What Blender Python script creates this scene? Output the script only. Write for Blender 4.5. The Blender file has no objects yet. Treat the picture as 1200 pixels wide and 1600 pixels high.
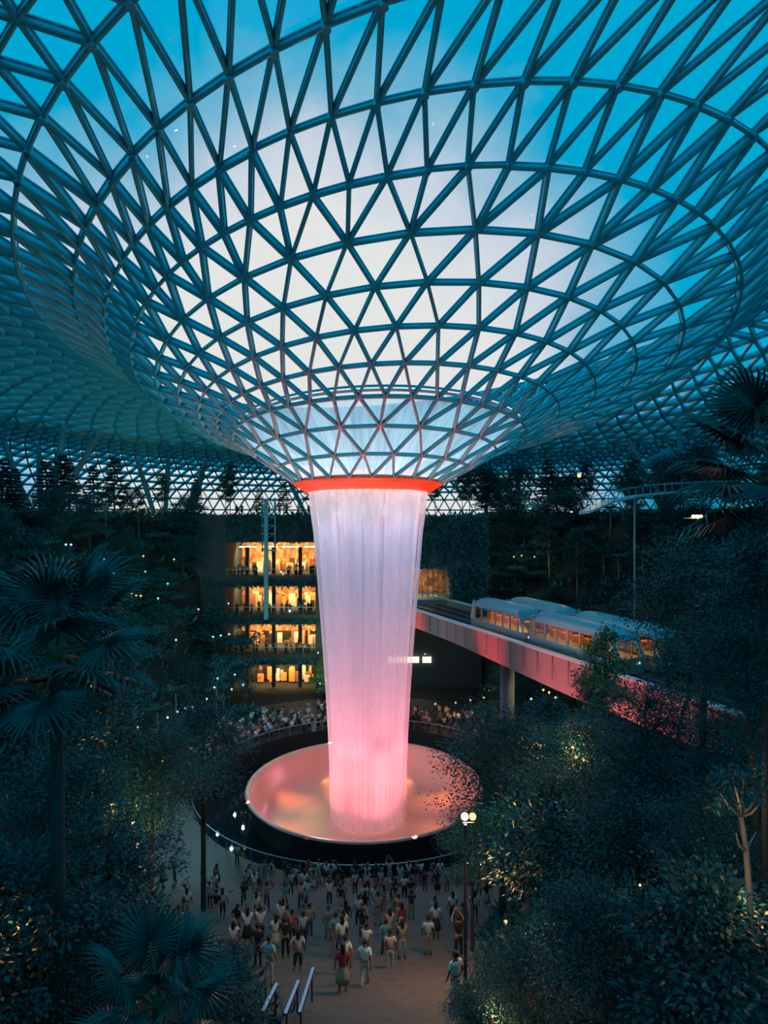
import bpy, math, random
import numpy as np
from mathutils import Vector, Matrix
from mathutils.bvhtree import BVHTree

random.seed(7)
rng = np.random.default_rng(7)
PI = math.pi
S = bpy.context.scene
COL = S.collection

# ------------------------------------------------------------------ camera
F = 985.0; HORIZ = 803.0; EYE = 28.2
cam_data = bpy.data.cameras.new('camera')
cam = bpy.data.objects.new('camera', cam_data); COL.objects.link(cam)
cam.location = (0, 0, EYE); cam.rotation_euler = (PI/2, 0, 0)
cam_data.sensor_fit = 'VERTICAL'; cam_data.sensor_height = 36.0
cam_data.lens = 36.0*F/1600.0
cam_data.shift_y = (HORIZ-800.0)/1600.0
cam_data.clip_end = 2000
S.camera = cam
S.view_settings.view_transform = 'Standard'; S.view_settings.look = 'None'
S.view_settings.gamma = 1.0; S.view_settings.use_curve_mapping = False
S.view_settings.exposure = 0.0
S.cycles.max_bounces = 6; S.cycles.diffuse_bounces = 2; S.cycles.glossy_bounces = 2
S.cycles.transmission_bounces = 3; S.cycles.transparent_max_bounces = 14
S.cycles.caustics_reflective = False; S.cycles.caustics_refractive = False
S.cycles.sample_clamp_indirect = 4.0

def at(px, py, Y):                       # a photograph pixel at depth Y -> world point
    return Vector(((px-600.0)*Y/F, Y, EYE-(py-HORIZ)*Y/F))

# ------------------------------------------------------------------ sky
W = bpy.data.worlds.new('dusk_sky'); S.world = W; W.use_nodes = True
nt = W.node_tree; nt.nodes.clear()
def N(t, kind, **kw):
    n = t.nodes.new(kind)
    for k, v in kw.items():
        if k in n.inputs.keys(): n.inputs[k].default_value = v
        else: setattr(n, k, v)
    return n
L = lambda t, a, b: t.links.new(a, b)
tc = N(nt, 'ShaderNodeTexCoord')
az, el = math.radians(-5), math.radians(7)
glow = (math.sin(az)*math.cos(el), math.cos(az)*math.cos(el), math.sin(el))
dot = N(nt, 'ShaderNodeVectorMath', operation='DOT_PRODUCT'); dot.inputs[1].default_value = glow
L(nt, tc.outputs['Generated'], dot.inputs[0])
ac = N(nt, 'ShaderNodeMath', operation='ARCCOSINE'); L(nt, dot.outputs['Value'], ac.inputs[0])
nz = N(nt, 'ShaderNodeTexNoise'); nz.inputs['Scale'].default_value = 4.5; nz.inputs['Detail'].default_value = 5
L(nt, tc.outputs['Generated'], nz.inputs['Vector'])
ad = N(nt, 'ShaderNodeMath', operation='MULTIPLY_ADD'); ad.inputs[1].default_value = 0.30
L(nt, nz.outputs['Fac'], ad.inputs[0]); L(nt, ac.outputs[0], ad.inputs[2])
ramp = N(nt, 'ShaderNodeValToRGB'); cr = ramp.color_ramp
cr.elements[0].position = 0.0; cr.elements[0].color = (.84, .83, .80, 1)
cr.elements[1].position = 1.0; cr.elements[1].color = (.01, .58, .92, 1)  # unseen sky behind the camera brightened to fill camera-facing surfaces
for p, c in ((.44, (.82, .82, .80, 1)), (.545, (.60, .68, .78, 1)), (.62, (.20, .49, .68, 1)), (.685, (.0, .40, .66, 1)), (.88, (.0, .41, .66, 1))):
    e = cr.elements.new(p); e.color = c
L(nt, ad.outputs[0], ramp.inputs['Fac'])
bg = N(nt, 'ShaderNodeBackground'); bg.inputs['Strength'].default_value = 1.0
L(nt, ramp.outputs['Color'], bg.inputs['Color'])
wo = N(nt, 'ShaderNodeOutputWorld'); L(nt, bg.outputs[0], wo.inputs['Surface'])

# ------------------------------------------------------------------ helpers
def tag(o, label, cat, group=None, kind=None):
    if label: o['label'] = label
    if cat: o['category'] = cat
    if group: o['group'] = group
    if kind: o['kind'] = kind
    return o
def link(name, data, parent=None, loc=None):
    o = bpy.data.objects.new(name, data); COL.objects.link(o)
    if parent: o.parent = parent
    if loc is not None: o.location = loc
    return o
def empty(name, loc=(0, 0, 0), rz=0):
    o = link(name, None); o.location = loc; o.rotation_euler = (0, 0, rz); o.empty_display_size = .3
    return o
def mesh(name, v, f, mats, smooth=False, mi=None):
    me = bpy.data.meshes.new(name)
    v = np.asarray(v, np.float32)
    if isinstance(f, np.ndarray):
        k = f.shape[1]; nf = len(f)
        me.vertices.add(len(v)); me.vertices.foreach_set('co', v.ravel())
        me.loops.add(nf*k); me.loops.foreach_set('vertex_index', f.astype(np.int32).ravel())
        me.polygons.add(nf); me.polygons.foreach_set('loop_start', np.arange(0, nf*k, k, dtype=np.int32))
        me.update(calc_edges=True)
    else:
        me.from_pydata(v.tolist(), [], f); me.update()
    for m in (mats if isinstance(mats, (list, tuple)) else [mats]): me.materials.append(m)
    if mi is not None: me.polygons.foreach_set('material_index', np.asarray(mi, np.int32))
    if smooth: me.polygons.foreach_set('use_smooth', np.ones(len(me.polygons), bool))
    me.update()
    return me
class MB:
    def __init__(s): s.v = []; s.f = []; s.m = []; s.cur = 0
    def add(s, v, f):
        b = len(s.v); s.v += [tuple(p) for p in v]
        for q in f: s.f.append([b+i for i in q]); s.m.append(s.cur)
        return s
    def box(s, c, d, rot=None):
        x, y, z = d[0]/2, d[1]/2, d[2]/2
        v = [Vector((i*x, j*y, k*z)) for k in (-1, 1) for j in (-1, 1) for i in (-1, 1)]
        if rot is not None:
            M = Matrix.Rotation(rot, 3, 'Z') if isinstance(rot, (int, float)) else rot
            v = [M @ p for p in v]
        v = [p+Vector(c) for p in v]
        return s.add(v, [(0, 2, 3, 1), (4, 5, 7, 6), (0, 1, 5, 4), (2, 6, 7, 3), (0, 4, 6, 2), (1, 3, 7, 5)])
    def bar(s, p, q, w, h, up=(0, 0, 1)):
        p, q = Vector(p), Vector(q); d = (q-p).normalized(); u = Vector(up)
        if abs(d.dot(u)) > .99: u = Vector((1, 0, 0))
        a = d.cross(u).normalized(); b = a.cross(d)
        v = [e+a*(i*w/2)+b*(j*h/2) for e in (p, q) for i, j in ((-1, -1), (1, -1), (1, 1), (-1, 1))]
        return s.add(v, [(0, 1, 2, 3), (7, 6, 5, 4), (0, 4, 5, 1), (1, 5, 6, 2), (2, 6, 7, 3), (3, 7, 4, 0)])
    def tube(s, pts, rad, n=8, cap=True):
        pts = [Vector(p) for p in pts]; k = len(pts)
        if not isinstance(rad, (list, tuple)): rad = [rad]*k
        ref = Vector((0, 0, 1)); v = []
        d0 = (pts[-1]-pts[0]).normalized()
        if abs(d0.dot(ref)) > .9: ref = Vector((1, 0, 0))
        for i in range(k):
            d = (pts[min(i+1, k-1)]-pts[max(i-1, 0)]).normalized()
            a = d.cross(ref)
            a = a.normalized() if a.length > 1e-6 else Vector((0, 1, 0))
            b = d.cross(a)
            for j in range(n):
                t = 2*PI*j/n; v.append(pts[i]+(a*math.cos(t)+b*math.sin(t))*rad[i])
        f = [(i*n+j, i*n+(j+1) % n, (i+1)*n+(j+1) % n, (i+1)*n+j) for i in range(k-1) for j in range(n)]
        if cap: f += [tuple(range(n))[::-1], tuple((k-1)*n+j for j in range(n))]
        return s.add(v, f)
    def lathe(s, prof, n=96, c=(0, 0, 0), closed=False, tilt=(0, 0)):
        v = []; k = len(prof)
        for r, z in prof:
            for j in range(n):
                t = 2*PI*j/n; x, y = r*math.cos(t), r*math.sin(t)
                v.append((c[0]+x, c[1]+y, c[2]+z+tilt[0]*x+tilt[1]*y))
        f = []
        for i in range(k if closed else k-1):
            a, b = i*n, ((i+1) % k)*n
            f += [(a+j, a+(j+1) % n, b+(j+1) % n, b+j) for j in range(n)]
        return s.add(v, f)
    def ball(s, c, r, n=12, m=8):
        c = Vector(c); rr = r if isinstance(r, (tuple, list)) else (r, r, r)
        v = []; f = []
        for i in range(m+1):
            p = PI*i/m
            for j in range(n):
                t = 2*PI*j/n
                v.append(c+Vector((rr[0]*math.sin(p)*math.cos(t), rr[1]*math.sin(p)*math.sin(t), rr[2]*math.cos(p))))
        for i in range(m):
            f += [(i*n+j, (i+1)*n+j, (i+1)*n+(j+1) % n, i*n+(j+1) % n) for j in range(n)]
        return s.add(v, f)
    def mesh(s, name, mats, smooth=False):
        return mesh(name, s.v, s.f, mats, smooth, s.m if isinstance(mats, (list, tuple)) else None)
    def build(s, name, mats, parent=None, smooth=False, loc=None):
        return link(name, s.mesh(name, mats, smooth), parent, loc)

def copy_tree(o, parent=None):
    c = o.copy(); COL.objects.link(c)
    if parent: c.parent = parent
    for ch in list(o.children): copy_tree(ch, c)
    return c
ORD = 'first second third fourth fifth sixth seventh eighth ninth tenth eleventh twelfth'.split()
def ordinal(i):
    if i < 12: return ORD[i]
    n = i+1
    return '%d%s' % (n, 'th' if 10 <= n % 100 <= 20 else {1: 'st', 2: 'nd', 3: 'rd'}.get(n % 10, 'th'))
def label_row(objs, fmt, cat, group):
    """labels for look-alikes, counted from the left as the camera sees them"""
    objs = sorted(objs, key=lambda o: o.location.x/max(o.location.y, .1))
    for i, o in enumerate(objs):
        tag(o, fmt % (('leftmost' if i == 0 else 'rightmost' if i == len(objs)-1 else ordinal(i)+' from the left')), cat, group)

# ------------------------------------------------------------------ materials
def mat(name, col, rough=.6, metal=0.0, spec=.5, emit=None, es=0, noise=0, nscale=3.0):
    m = bpy.data.materials.new(name); m.use_nodes = True
    b = m.node_tree.nodes['Principled BSDF']; t = m.node_tree
    b.inputs['Base Color'].default_value = (*col, 1); b.inputs['Roughness'].default_value = rough
    b.inputs['Metallic'].default_value = metal; b.inputs['Specular IOR Level'].default_value = spec
    if emit: b.inputs['Emission Color'].default_value = (*emit, 1); b.inputs['Emission Strength'].default_value = es
    if noise:
        c = N(t, 'ShaderNodeTexCoord'); n = N(t, 'ShaderNodeTexNoise'); n.inputs['Scale'].default_value = nscale; n.inputs['Detail'].default_value = 4
        L(t, c.outputs['Object'], n.inputs['Vector'])
        h = N(t, 'ShaderNodeMapRange'); h.inputs['To Min'].default_value = 1-noise; h.inputs['To Max'].default_value = 1+noise
        L(t, n.outputs['Fac'], h.inputs['Value'])
        mx = N(t, 'ShaderNodeMix', data_type='RGBA', blend_type='MULTIPLY'); mx.inputs['Factor'].default_value = 1
        mx.inputs['A'].default_value = (*col, 1); L(t, h.outputs[0], mx.inputs['B']); L(t, mx.outputs['Result'], b.inputs['Base Color'])
    return m
def leaf_mat(name, c1, c2, rough=.45, spec=.35):
    m = bpy.data.materials.new(name); m.use_nodes = True; t = m.node_tree
    b = t.nodes['Principled BSDF']; g = N(t, 'ShaderNodeNewGeometry')
    r = N(t, 'ShaderNodeValToRGB'); r.color_ramp.elements[0].color = (*c1, 1); r.color_ramp.elements[1].color = (*c2, 1)
    L(t, g.outputs['Random Per Island'], r.inputs['Fac']); L(t, r.outputs['Color'], b.inputs['Base Color'])
    b.inputs['Roughness'].default_value = rough; b.inputs['Specular IOR Level'].default_value = spec
    return m
def objcol_mat(name, rough=.8):
    m = bpy.data.materials.new(name); m.use_nodes = True; t = m.node_tree
    o = N(t, 'ShaderNodeObjectInfo'); L(t, o.outputs['Color'], t.nodes['Principled BSDF'].inputs['Base Color'])
    t.nodes['Principled BSDF'].inputs['Roughness'].default_value = rough
    return m
def glass_mat(name, tint, gloss, rough=.02, veil=0.0, vcol=(.5, .7, .8)):
    m = bpy.data.materials.new(name); m.use_nodes = True; t = m.node_tree; t.nodes.clear()
    a = N(t, 'ShaderNodeBsdfTransparent'); a.inputs[0].default_value = (*tint, 1)
    g = N(t, 'ShaderNodeBsdfGlossy'); g.inputs['Roughness'].default_value = rough
    x = N(t, 'ShaderNodeMixShader'); x.inputs[0].default_value = gloss
    L(t, a.outputs[0], x.inputs[1]); L(t, g.outputs[0], x.inputs[2]); out = x
    if veil:
        d = N(t, 'ShaderNodeBsdfDiffuse'); d.inputs[0].default_value = (*vcol, 1)
        y = N(t, 'ShaderNodeMixShader'); y.inputs[0].default_value = veil
        L(t, x.outputs[0], y.inputs[1]); L(t, d.outputs[0], y.inputs[2]); out = y
    o = N(t, 'ShaderNodeOutputMaterial'); L(t, out.outputs[0], o.inputs['Surface'])
    return m
def emit_mat(name, col, s):
    m = bpy.data.materials.new(name); m.use_nodes = True; t = m.node_tree; t.nodes.clear()
    e = N(t, 'ShaderNodeEmission'); e.inputs[0].default_value = (*col, 1); e.inputs[1].default_value = s
    o = N(t, 'ShaderNodeOutputMaterial'); L(t, e.outputs[0], o.inputs['Surface'])
    return m

M_frame = mat('teal_painted_steel', (.045, .50, .60), .45, .0, .4)
M_glaz = glass_mat('roof_glass', (.97, .99, 1.0), .03)
def water_mat(name, base, lo, hi, sx, sz, contrast=(.35, .65), back=.5):
    """thin falling water: clear between streaks, milky where it is broken into drops"""
    m = bpy.data.materials.new(name); m.use_nodes = True; t = m.node_tree; t.nodes.clear()
    c = N(t, 'ShaderNodeTexCoord'); sp = N(t, 'ShaderNodeSeparateXYZ'); L(t, c.outputs['Object'], sp.inputs[0])
    an = N(t, 'ShaderNodeMath', operation='ARCTAN2'); L(t, sp.outputs['Y'], an.inputs[0]); L(t, sp.outputs['X'], an.inputs[1])
    co = N(t, 'ShaderNodeMath', operation='COSINE'); si = N(t, 'ShaderNodeMath', operation='SINE'); L(t, an.outputs[0], co.inputs[0]); L(t, an.outputs[0], si.inputs[0])
    zz = N(t, 'ShaderNodeMath', operation='MULTIPLY'); zz.inputs[1].default_value = sz; L(t, sp.outputs['Z'], zz.inputs[0])
    fac = []
    for k, scale in enumerate((sx, sx*3.3)):
        cb = N(t, 'ShaderNodeCombineXYZ')
        for o_, q in ((co, 'X'), (si, 'Y')):
            mm = N(t, 'ShaderNodeMath', operation='MULTIPLY'); mm.inputs[1].default_value = scale; L(t, o_.outputs[0], mm.inputs[0]); L(t, mm.outputs[0], cb.inputs[q])
        L(t, zz.outputs[0], cb.inputs['Z'])
        n = N(t, 'ShaderNodeTexNoise'); n.inputs['Scale'].default_value = 1; n.inputs['Detail'].default_value = 3; L(t, cb.outputs[0], n.inputs['Vector']); fac.append(n)
    av = N(t, 'ShaderNodeMath', operation='ADD'); L(t, fac[0].outputs['Fac'], av.inputs[0]); L(t, fac[1].outputs['Fac'], av.inputs[1])
    mr = N(t, 'ShaderNodeMapRange'); mr.inputs['From Min'].default_value = contrast[0]*2; mr.inputs['From Max'].default_value = contrast[1]*2
    mr.inputs['To Min'].default_value = lo; mr.inputs['To Max'].default_value = hi; L(t, av.outputs[0], mr.inputs['Value'])
    d = N(t, 'ShaderNodeBsdfDiffuse'); d.inputs[0].default_value = (*base, 1)
    r = N(t, 'ShaderNodeBsdfTranslucent'); r.inputs[0].default_value = (*base, 1)
    mx = N(t, 'ShaderNodeMixShader'); mx.inputs[0].default_value = back; L(t, d.outputs[0], mx.inputs[1]); L(t, r.outputs[0], mx.inputs[2])
    tr = N(t, 'ShaderNodeBsdfTransparent'); m2 = N(t, 'ShaderNodeMixShader')
    L(t, mr.outputs[0], m2.inputs[0]); L(t, tr.outputs[0], m2.inputs[1]); L(t, mx.outputs[0], m2.inputs[2])
    o = N(t, 'ShaderNodeOutputMaterial'); L(t, m2.outputs[0], o.inputs['Surface'])
    return m
M_water = water_mat('falling_water', (.93, .92, .95), .18, .80, 11, .03, (.38, .62))
M_wet = water_mat('wet_roof_glass', (.93, .95, .97), .45, .85, 8, .2, back=1.0)
M_red = mat('ring_red_light_tint', (.60, .20, .08), .4)  # red lamplight on the ring put into its base colour
M_dark = mat('dark_metal', (.02, .03, .035), .5)
M_conc = mat('board_marked_concrete', (.10, .17, .20), .85, noise=.35, nscale=.6)
M_slab = mat('dark_fascia', (.025, .05, .06), .8, noise=.3, nscale=.8)
M_soil = mat('dark_planting_soil', (.012, .02, .02), .95, noise=.5, nscale=.5)
M_pave = mat('terrace_paving', (.02, .025, .03), .55, noise=.3, nscale=1.5)
M_steel = mat('brushed_steel', (.25, .38, .42), .35, .6)
M_teal = mat('teal_painted_post', (.10, .38, .44), .5)
M_rail = glass_mat('railing_glass', (.86, .95, .97), .05)
M_bark = mat('bark', (.05, .045, .04), .9, noise=.4, nscale=5)
M_barkp = mat('pale_bark', (.22, .20, .17), .85, noise=.4, nscale=6)
M_leaf = leaf_mat('broad_leaf', (.005, .046, .053), (.013, .10, .102))
M_leaf2 = leaf_mat('blue_green_leaf', (.005, .056, .067), (.014, .125, .138))
M_leaf3 = leaf_mat('yellow_green_leaf', (.05, .12, .05), (.12, .20, .08))
M_need = leaf_mat('conifer_needle', (.005, .045, .05), (.012, .09, .095), .6)
M_palm = leaf_mat('palm_blade', (.006, .05, .052), (.016, .115, .112), .35, .5)
M_fern = leaf_mat('fern_frond', (.008, .07, .075), (.02, .14, .14), .6)
M_stalk = mat('palm_stalk', (.10, .10, .05), .6)

# ------------------------------------------------------------------ the glazed gridshell roof (setting)
CX, CY = -1.66, 65.92                    # axis of the oculus
# r, height over the eye, centre x, centre y, tilt along x, tilt along y
RINGS = [(7.52, 3.25, -1.66, 65.92, .002, -.044, 24, -86, .05), (9.81, 4.63, -1.15, 65.92, .011, -.084, 24, -94, .05),
         (12.37, 6.20, -.86, 65.85, .016, -.112, 24, -87.5, .06), (14.83, 7.64, -.41, 65.90, .015, -.134, 48, -88, .12),
         (17.16, 9.13, .39, 66.04, .042, -.155, 48, -86, .18), (19.74, 10.25, 1.25, 66.23, .055, -.188, 48, -82, .24),
         (22.49, 11.58, 2.20, 66.35, .065, -.206, 48, -88, .28), (25.45, 12.89, 3.26, 66.48, .068, -.223, 48, -84, .32),
         (28.59, 14.65, 4.46, 66.40, .073, -.219, 96, -84, .36), (31.54, 17.36, 5.46, 66.15, .097, -.202, 96, -81, .38),
         (35.59, 20.45, 7.99, 64.48, .130, -.145, 96, -84, .34), (40.70, 23.2, 10.5, 62.5, .160, -.10, 96, -82, .28)]
tail = np.array([(40.70, 23.2, 10.5, 62.5, .160, -.10), (44.6, 22.8, 10.0, 63.2, .110, -.095), (48.6, 22.0, 9.0, 64.0, .07, -.09), (53, 21.0, 8, 65, .04, -.085), (57.5, 19.8, 7, 66, .02, -.08),
                 (62, 18.5, 6, 66, .01, -.07), (66.5, 17.2, 5, 66, .005, -.06), (71, 15.8, 4, 66, .0, -.05), (75.3, 14.2, 4, 66, .0, -.04), (79.3, 11.8, 4, 66, .0, -.03), (82.3, 8.6, 4, 66, .0, -.02), (84.4, 4.8, 4, 66, 0, 0), (85.6, 0, 4, 66, 0, 0), (86.2, -4, 4, 66, 0, 0)])
seg = np.r_[0, np.cumsum(np.hypot(np.diff(tail[:, 0]), np.diff(tail[:, 1])))]
svs = [2.8*(i+1) for i in range(9)]; svs += list(np.linspace(25.2, seg[-1], 14)[1:])
for i, sv in enumerate(svs):
    q = [np.interp(sv, seg, tail[:, k]) for k in range(6)]; fine_ = i >= 9
    RINGS.append((*q, 192 if fine_ else 96, -82+((.94 if i % 2 else 0) if fine_ else (1.875 if i % 2 == 0 else 0)), max(.0, .24-.03*i)))
rows = []; us = []
for (r, h, cx, cy, a, b, n, th0, m) in RINGS:
    u0 = math.radians(-55); t0 = math.radians(th0)
    u = t0+2*PI*np.arange(n)/n
    th = u+m*(np.sin(u-u0)-math.sin(t0-u0))
    x, y = r*np.cos(th), r*np.sin(th)
    rows.append(np.c_[cx+x, cy+y, EYE+h+a*x+b*y]); us.append(th)
nodes = np.concatenate(rows); off = np.r_[0, np.cumsum([len(q) for q in rows])]
tris = []; edges = set()
for k in range(len(rows)-1):
    A, B = us[k], us[k+1]; na, nb = len(A), len(B)
    j0 = int(np.argmin(np.abs((B-A[0]+PI) % (2*PI)-PI)))
    ta = np.unwrap(np.r_[A, A[:1]+2*PI]); tb = np.r_[B[j0:], B[:j0]+2*PI]; tb = np.r_[tb, tb[:1]+2*PI]
    tb = tb+2*PI*round((ta[0]-tb[0])/(2*PI))
    i = j = 0; ia = lambda q: off[k]+q % na; ib = lambda q: off[k+1]+(j0+q) % nb
    edges.add((ia(0), ib(0)))
    while i < na or j < nb:
        if j >= nb or (i < na and abs(ta[i+1]-tb[j]) <= abs(tb[j+1]-ta[i])):
            tris.append((ia(i), ia(i+1), ib(j))); i += 1
        else:
            tris.append((ia(i), ib(j+1), ib(j))); j += 1
        edges.add((ia(i), ib(j)))
    for q in range(na): edges.add((ia(q), ia(q+1)))
for q in range(len(rows[-1])): edges.add((off[-2]+q, off[-2]+(q+1) % len(rows[-1])))
tris = np.array(tris)
fn = np.cross(nodes[tris[:, 1]]-nodes[tris[:, 0]], nodes[tris[:, 2]]-nodes[tris[:, 0]])
tc_ = nodes[tris].mean(1)
# inward = away from the funnel's own axis at the throat, downwards at the crown, towards the hall at the skirt
rad = np.hypot(tc_[:, 0]-CX, tc_[:, 1]-CY)
want = np.c_[(tc_[:, 0]-CX)/rad*np.where(rad < 55, 1, -1)*np.where(rad < 20, 1.0, .3), (tc_[:, 1]-CY)/rad*np.where(rad < 55, 1, -1)*np.where(rad < 20, 1.0, .3), -np.ones(len(rad))]
fn *= np.sign((fn*want).sum(1))[:, None]
nn = np.zeros_like(nodes)
for c in range(3): np.add.at(nn, tris[:, c], fn)
nn /= np.linalg.norm(nn, axis=1)[:, None]
row_of = np.repeat(np.arange(len(rows)), [len(q) for q in rows])
ed = np.array(sorted(edges))
def beams(sel, w, d0, d1):
    """square-cut members hanging from the glass along the given edges"""
    P, Q = nodes[ed[sel, 0]], nodes[ed[sel, 1]]
    n = nn[ed[sel, 0]]+nn[ed[sel, 1]]; n /= np.linalg.norm(n, axis=1)[:, None]
    d = Q-P; d /= np.linalg.norm(d, axis=1)[:, None]
    s = np.cross(d, n); s /= np.linalg.norm(s, axis=1)[:, None]
    w = w[:, None]; d0 = d0[:, None]; d1 = d1[:, None]
    v = np.stack([E_+s*w*i+n*q for E_ in (P, Q) for i, q in ((-.5, d0), (.5, d0), (.5, d1), (-.5, d1))], 1).reshape(-1, 3)
    b = np.arange(len(P))[:, None, None]*8
    f = (b+np.array([(0, 4, 5, 1), (1, 5, 6, 2), (2, 6, 7, 3), (3, 7, 4, 0)])[None]).reshape(-1, 4)
    return v, f
er = row_of[ed].max(1)
size = np.interp(er, [0, 3, 7, 11, 17, 23, 28, 34], [.30, .36, .62, .85, 1.40, 1.25, .75, .5])
allsel = np.arange(len(ed))
size = size*np.where(nodes[ed][:, :, 1].mean(1) < 38, .55, 1.0)  # unseen beams over and behind the camera made shallower to let light in
v1, f1 = beams(allsel, np.interp(er, [0, 4, 11, 40], [.15, .17, .22, .20]), size*0+.10, size)
v2, f2 = beams(allsel[er < 14], np.interp(er[er < 14], [0, 4, 11, 14], [.20, .24, .34, .34]), size[er < 14]*0-.03, size[er < 14]*0+.10)
hub = MB()
for i in range(len(nodes)):
    if row_of[i] < 12:
        sz = .13+.012*row_of[i]; p = Vector(nodes[i]); n = Vector(nn[i]); dp = float(np.interp(row_of[i], [0, 3, 7, 11], [.32, .36, .52, .64]))
        hub.tube([p, p+n*(dp+.02)], sz, 6)
ceil_ = link('ceiling', mesh('ceiling', np.concatenate([v1, v2]), np.concatenate([f1, f2+len(v1)]), M_frame)); tag(ceil_, None, None, kind='structure')
hub.build('roof_node', M_frame, ceil_)
low = row_of[tris].max(1) <= 3
link('roof_glazing', mesh('roof_glazing', nodes-nn*.02, tris[~low], M_glaz), ceil_)
link('wet_glazing', mesh('wet_glazing', nodes-nn*.02-np.array([CX, CY, 0]), tris[low], M_wet), ceil_, (CX, CY, 0))
rb = MB(); r3 = RINGS[3]
rb.lathe([(r3[0]-.75, .55), (r3[0]-.25, .55), (r3[0]-.25, .95), (r3[0]-.75, .95)], 96, (r3[2], r3[3], EYE+r3[1]), True, (r3[4], r3[5]))
rb.build('gutter_ring', M_frame, ceil_)
lb = MB(); lb.lathe([(r3[0]-.22, .62), (r3[0]-.22, .72)], 96, (r3[2], r3[3], EYE+r3[1]), False, (r3[4], r3[5]))
lb.build('gutter_light_strip', emit_mat('white_strip_light', (.75, .9, 1), 1.2), ceil_)
for i in range(8):
    a = 2*PI*(i+.5)/8; rr_ = r3[0]-1.2; x_, y_ = rr_*math.cos(a), rr_*math.sin(a)
    d_ = bpy.data.lights.new('gutter_light', 'SPOT'); d_.energy = 9000; d_.color = (1, .93, .86); d_.spot_size = math.radians(84); d_.spot_blend = 1; d_.shadow_soft_size = .4
    o_ = link('gutter_light', d_, ceil_, (r3[2]+x_, r3[3]+y_, EYE+r3[1]+r3[4]*x_+r3[5]*y_+1.7))
    tx_, ty_ = -11.3*math.cos(a), -11.3*math.sin(a); d_.spot_size = math.radians(62)
    tgt_ = Vector((CX+tx_, CY+ty_, EYE+5.9+.016*tx_-.10*ty_)); o_.rotation_euler = (tgt_-o_.location).to_track_quat('-Z', 'Y').to_euler()
# red rim of the oculus
ring = MB(); rt = (.002, -.044)
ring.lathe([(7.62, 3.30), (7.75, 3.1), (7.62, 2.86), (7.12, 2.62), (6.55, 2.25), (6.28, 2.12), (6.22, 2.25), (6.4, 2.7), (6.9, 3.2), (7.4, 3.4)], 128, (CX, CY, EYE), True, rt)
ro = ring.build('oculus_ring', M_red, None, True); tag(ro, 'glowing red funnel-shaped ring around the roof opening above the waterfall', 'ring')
sm = MB(); sm.lathe([(7.47, 2.79), (7.44, 2.76), (7.38, 2.75)], 128, (CX, CY, EYE), False, rt)
sm.build('panel_seam', M_dark, ro)
ROOF = BVHTree.FromPolygons([tuple(p) for p in nodes], [tuple(int(x) for x in t) for t in tris])
def roof_beyond(px, py, ymin=80):
    o = Vector((0, 0, EYE)); d = Vector(((px-600)/F, 1, -(py-HORIZ)/F)).normalized()
    s = o+d*(ymin/d.y)
    hit = ROOF.ray_cast(s, d)
    return hit[0]

# ------------------------------------------------------------------ valley ground (setting)
BX, BY, BR = -2.0, 66.0, 12.1            # basin centre and rim radius
def stair_z(Y): return max(0.0, min(13.6, .452*(47.5-Y)))
def stair_x(Y):
    t = (Y-18)/29.5
    return -2.9-11.5*max(0, min(1, t*1.75-.06)), 2.4+6.4*max(0, min(1, t))
BR0 = Vector((4.05, 76.7, 0)); BDIR = Vector((.3882, -.9216, 0)); BN = Vector((.9216, .3882, 0)); BZ = 16.15; BW = 8.2
def ground_z(x, y):
    d1 = math.hypot(x-BX, y-BY)-28
    yy = min(max(y, 17), 47.5); l, r = stair_x(yy)
    d2 = max(l-x, x-r, 0); d2 = math.hypot(d2, min(0, y-17)*.5)
    zb2 = stair_z(yy)
    z1 = 1.55*max(d1, 0); z2 = zb2+(1.0 if x < 0 else .8)*d2
    if y > 52: z2 = 99
    z = min(z1, z2)
    if 80 < y and -28.5 < x < 17: z = 0 if y < 109 else 27.6
    st = 4.6; k = z/st; fr = k-math.floor(k)
    z = st*(math.floor(k)+min(1, max(0, (fr-.45)/.55)))*1.0 if d2 > 3 or y > 50 else z
    p = Vector((x, y, 0))-BR0; s = p.dot(BN); t = p.dot(BDIR)
    if -4 < s < BW+4 and t > -20: z = min(z, 14.0)
    return max(-.4, min(27.6, z))-.15
xs = np.concatenate([np.arange(-96, -48, 4.0), np.arange(-48, 48, 1.5), np.arange(48, 104, 4.0)]); ys = np.concatenate([np.arange(-24, 112, 1.5), np.arange(112, 168, 4.0)])
gv = []; nx = len(xs)
for y in ys:
    for x in xs:
        z = ground_z(x, y)
        rr = math.hypot(x-BX, y-BY)
        if rr < 26: z = min(z, -4.6)
        l, r = stair_x(y)
        if 17 < y < 52 and l-1.2 < x < r+1.2: z = min(z, stair_z(y+1.6)-.9)
        gv.append((x, y, z))
gf = [(j*nx+i, j*nx+i+1, (j+1)*nx+i+1, (j+1)*nx+i) for j in range(len(ys)-1) for i in range(nx-1)]
g = link('ground', mesh('ground', gv, gf, M_soil, True)); tag(g, None, None, kind='structure')
fl = MB(); fl.lathe([(17.2, -2.6), (17.2, -.02), (17.2, 0), (31.0, 0), (31.0, -.8)], 128, (BX, BY, 0))
tag(fl.build('floor', M_pave), None, None, kind='structure')
M_moat = mat('dark_still_water', (.004, .012, .016), .03, 0, 1.0)
mo = MB(); mo.lathe([(11.45, -2.4), (17.3, -2.4)], 96, (BX, BY, 0)); tag(mo.build('moat_water', M_moat), None, None, kind='structure')

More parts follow.
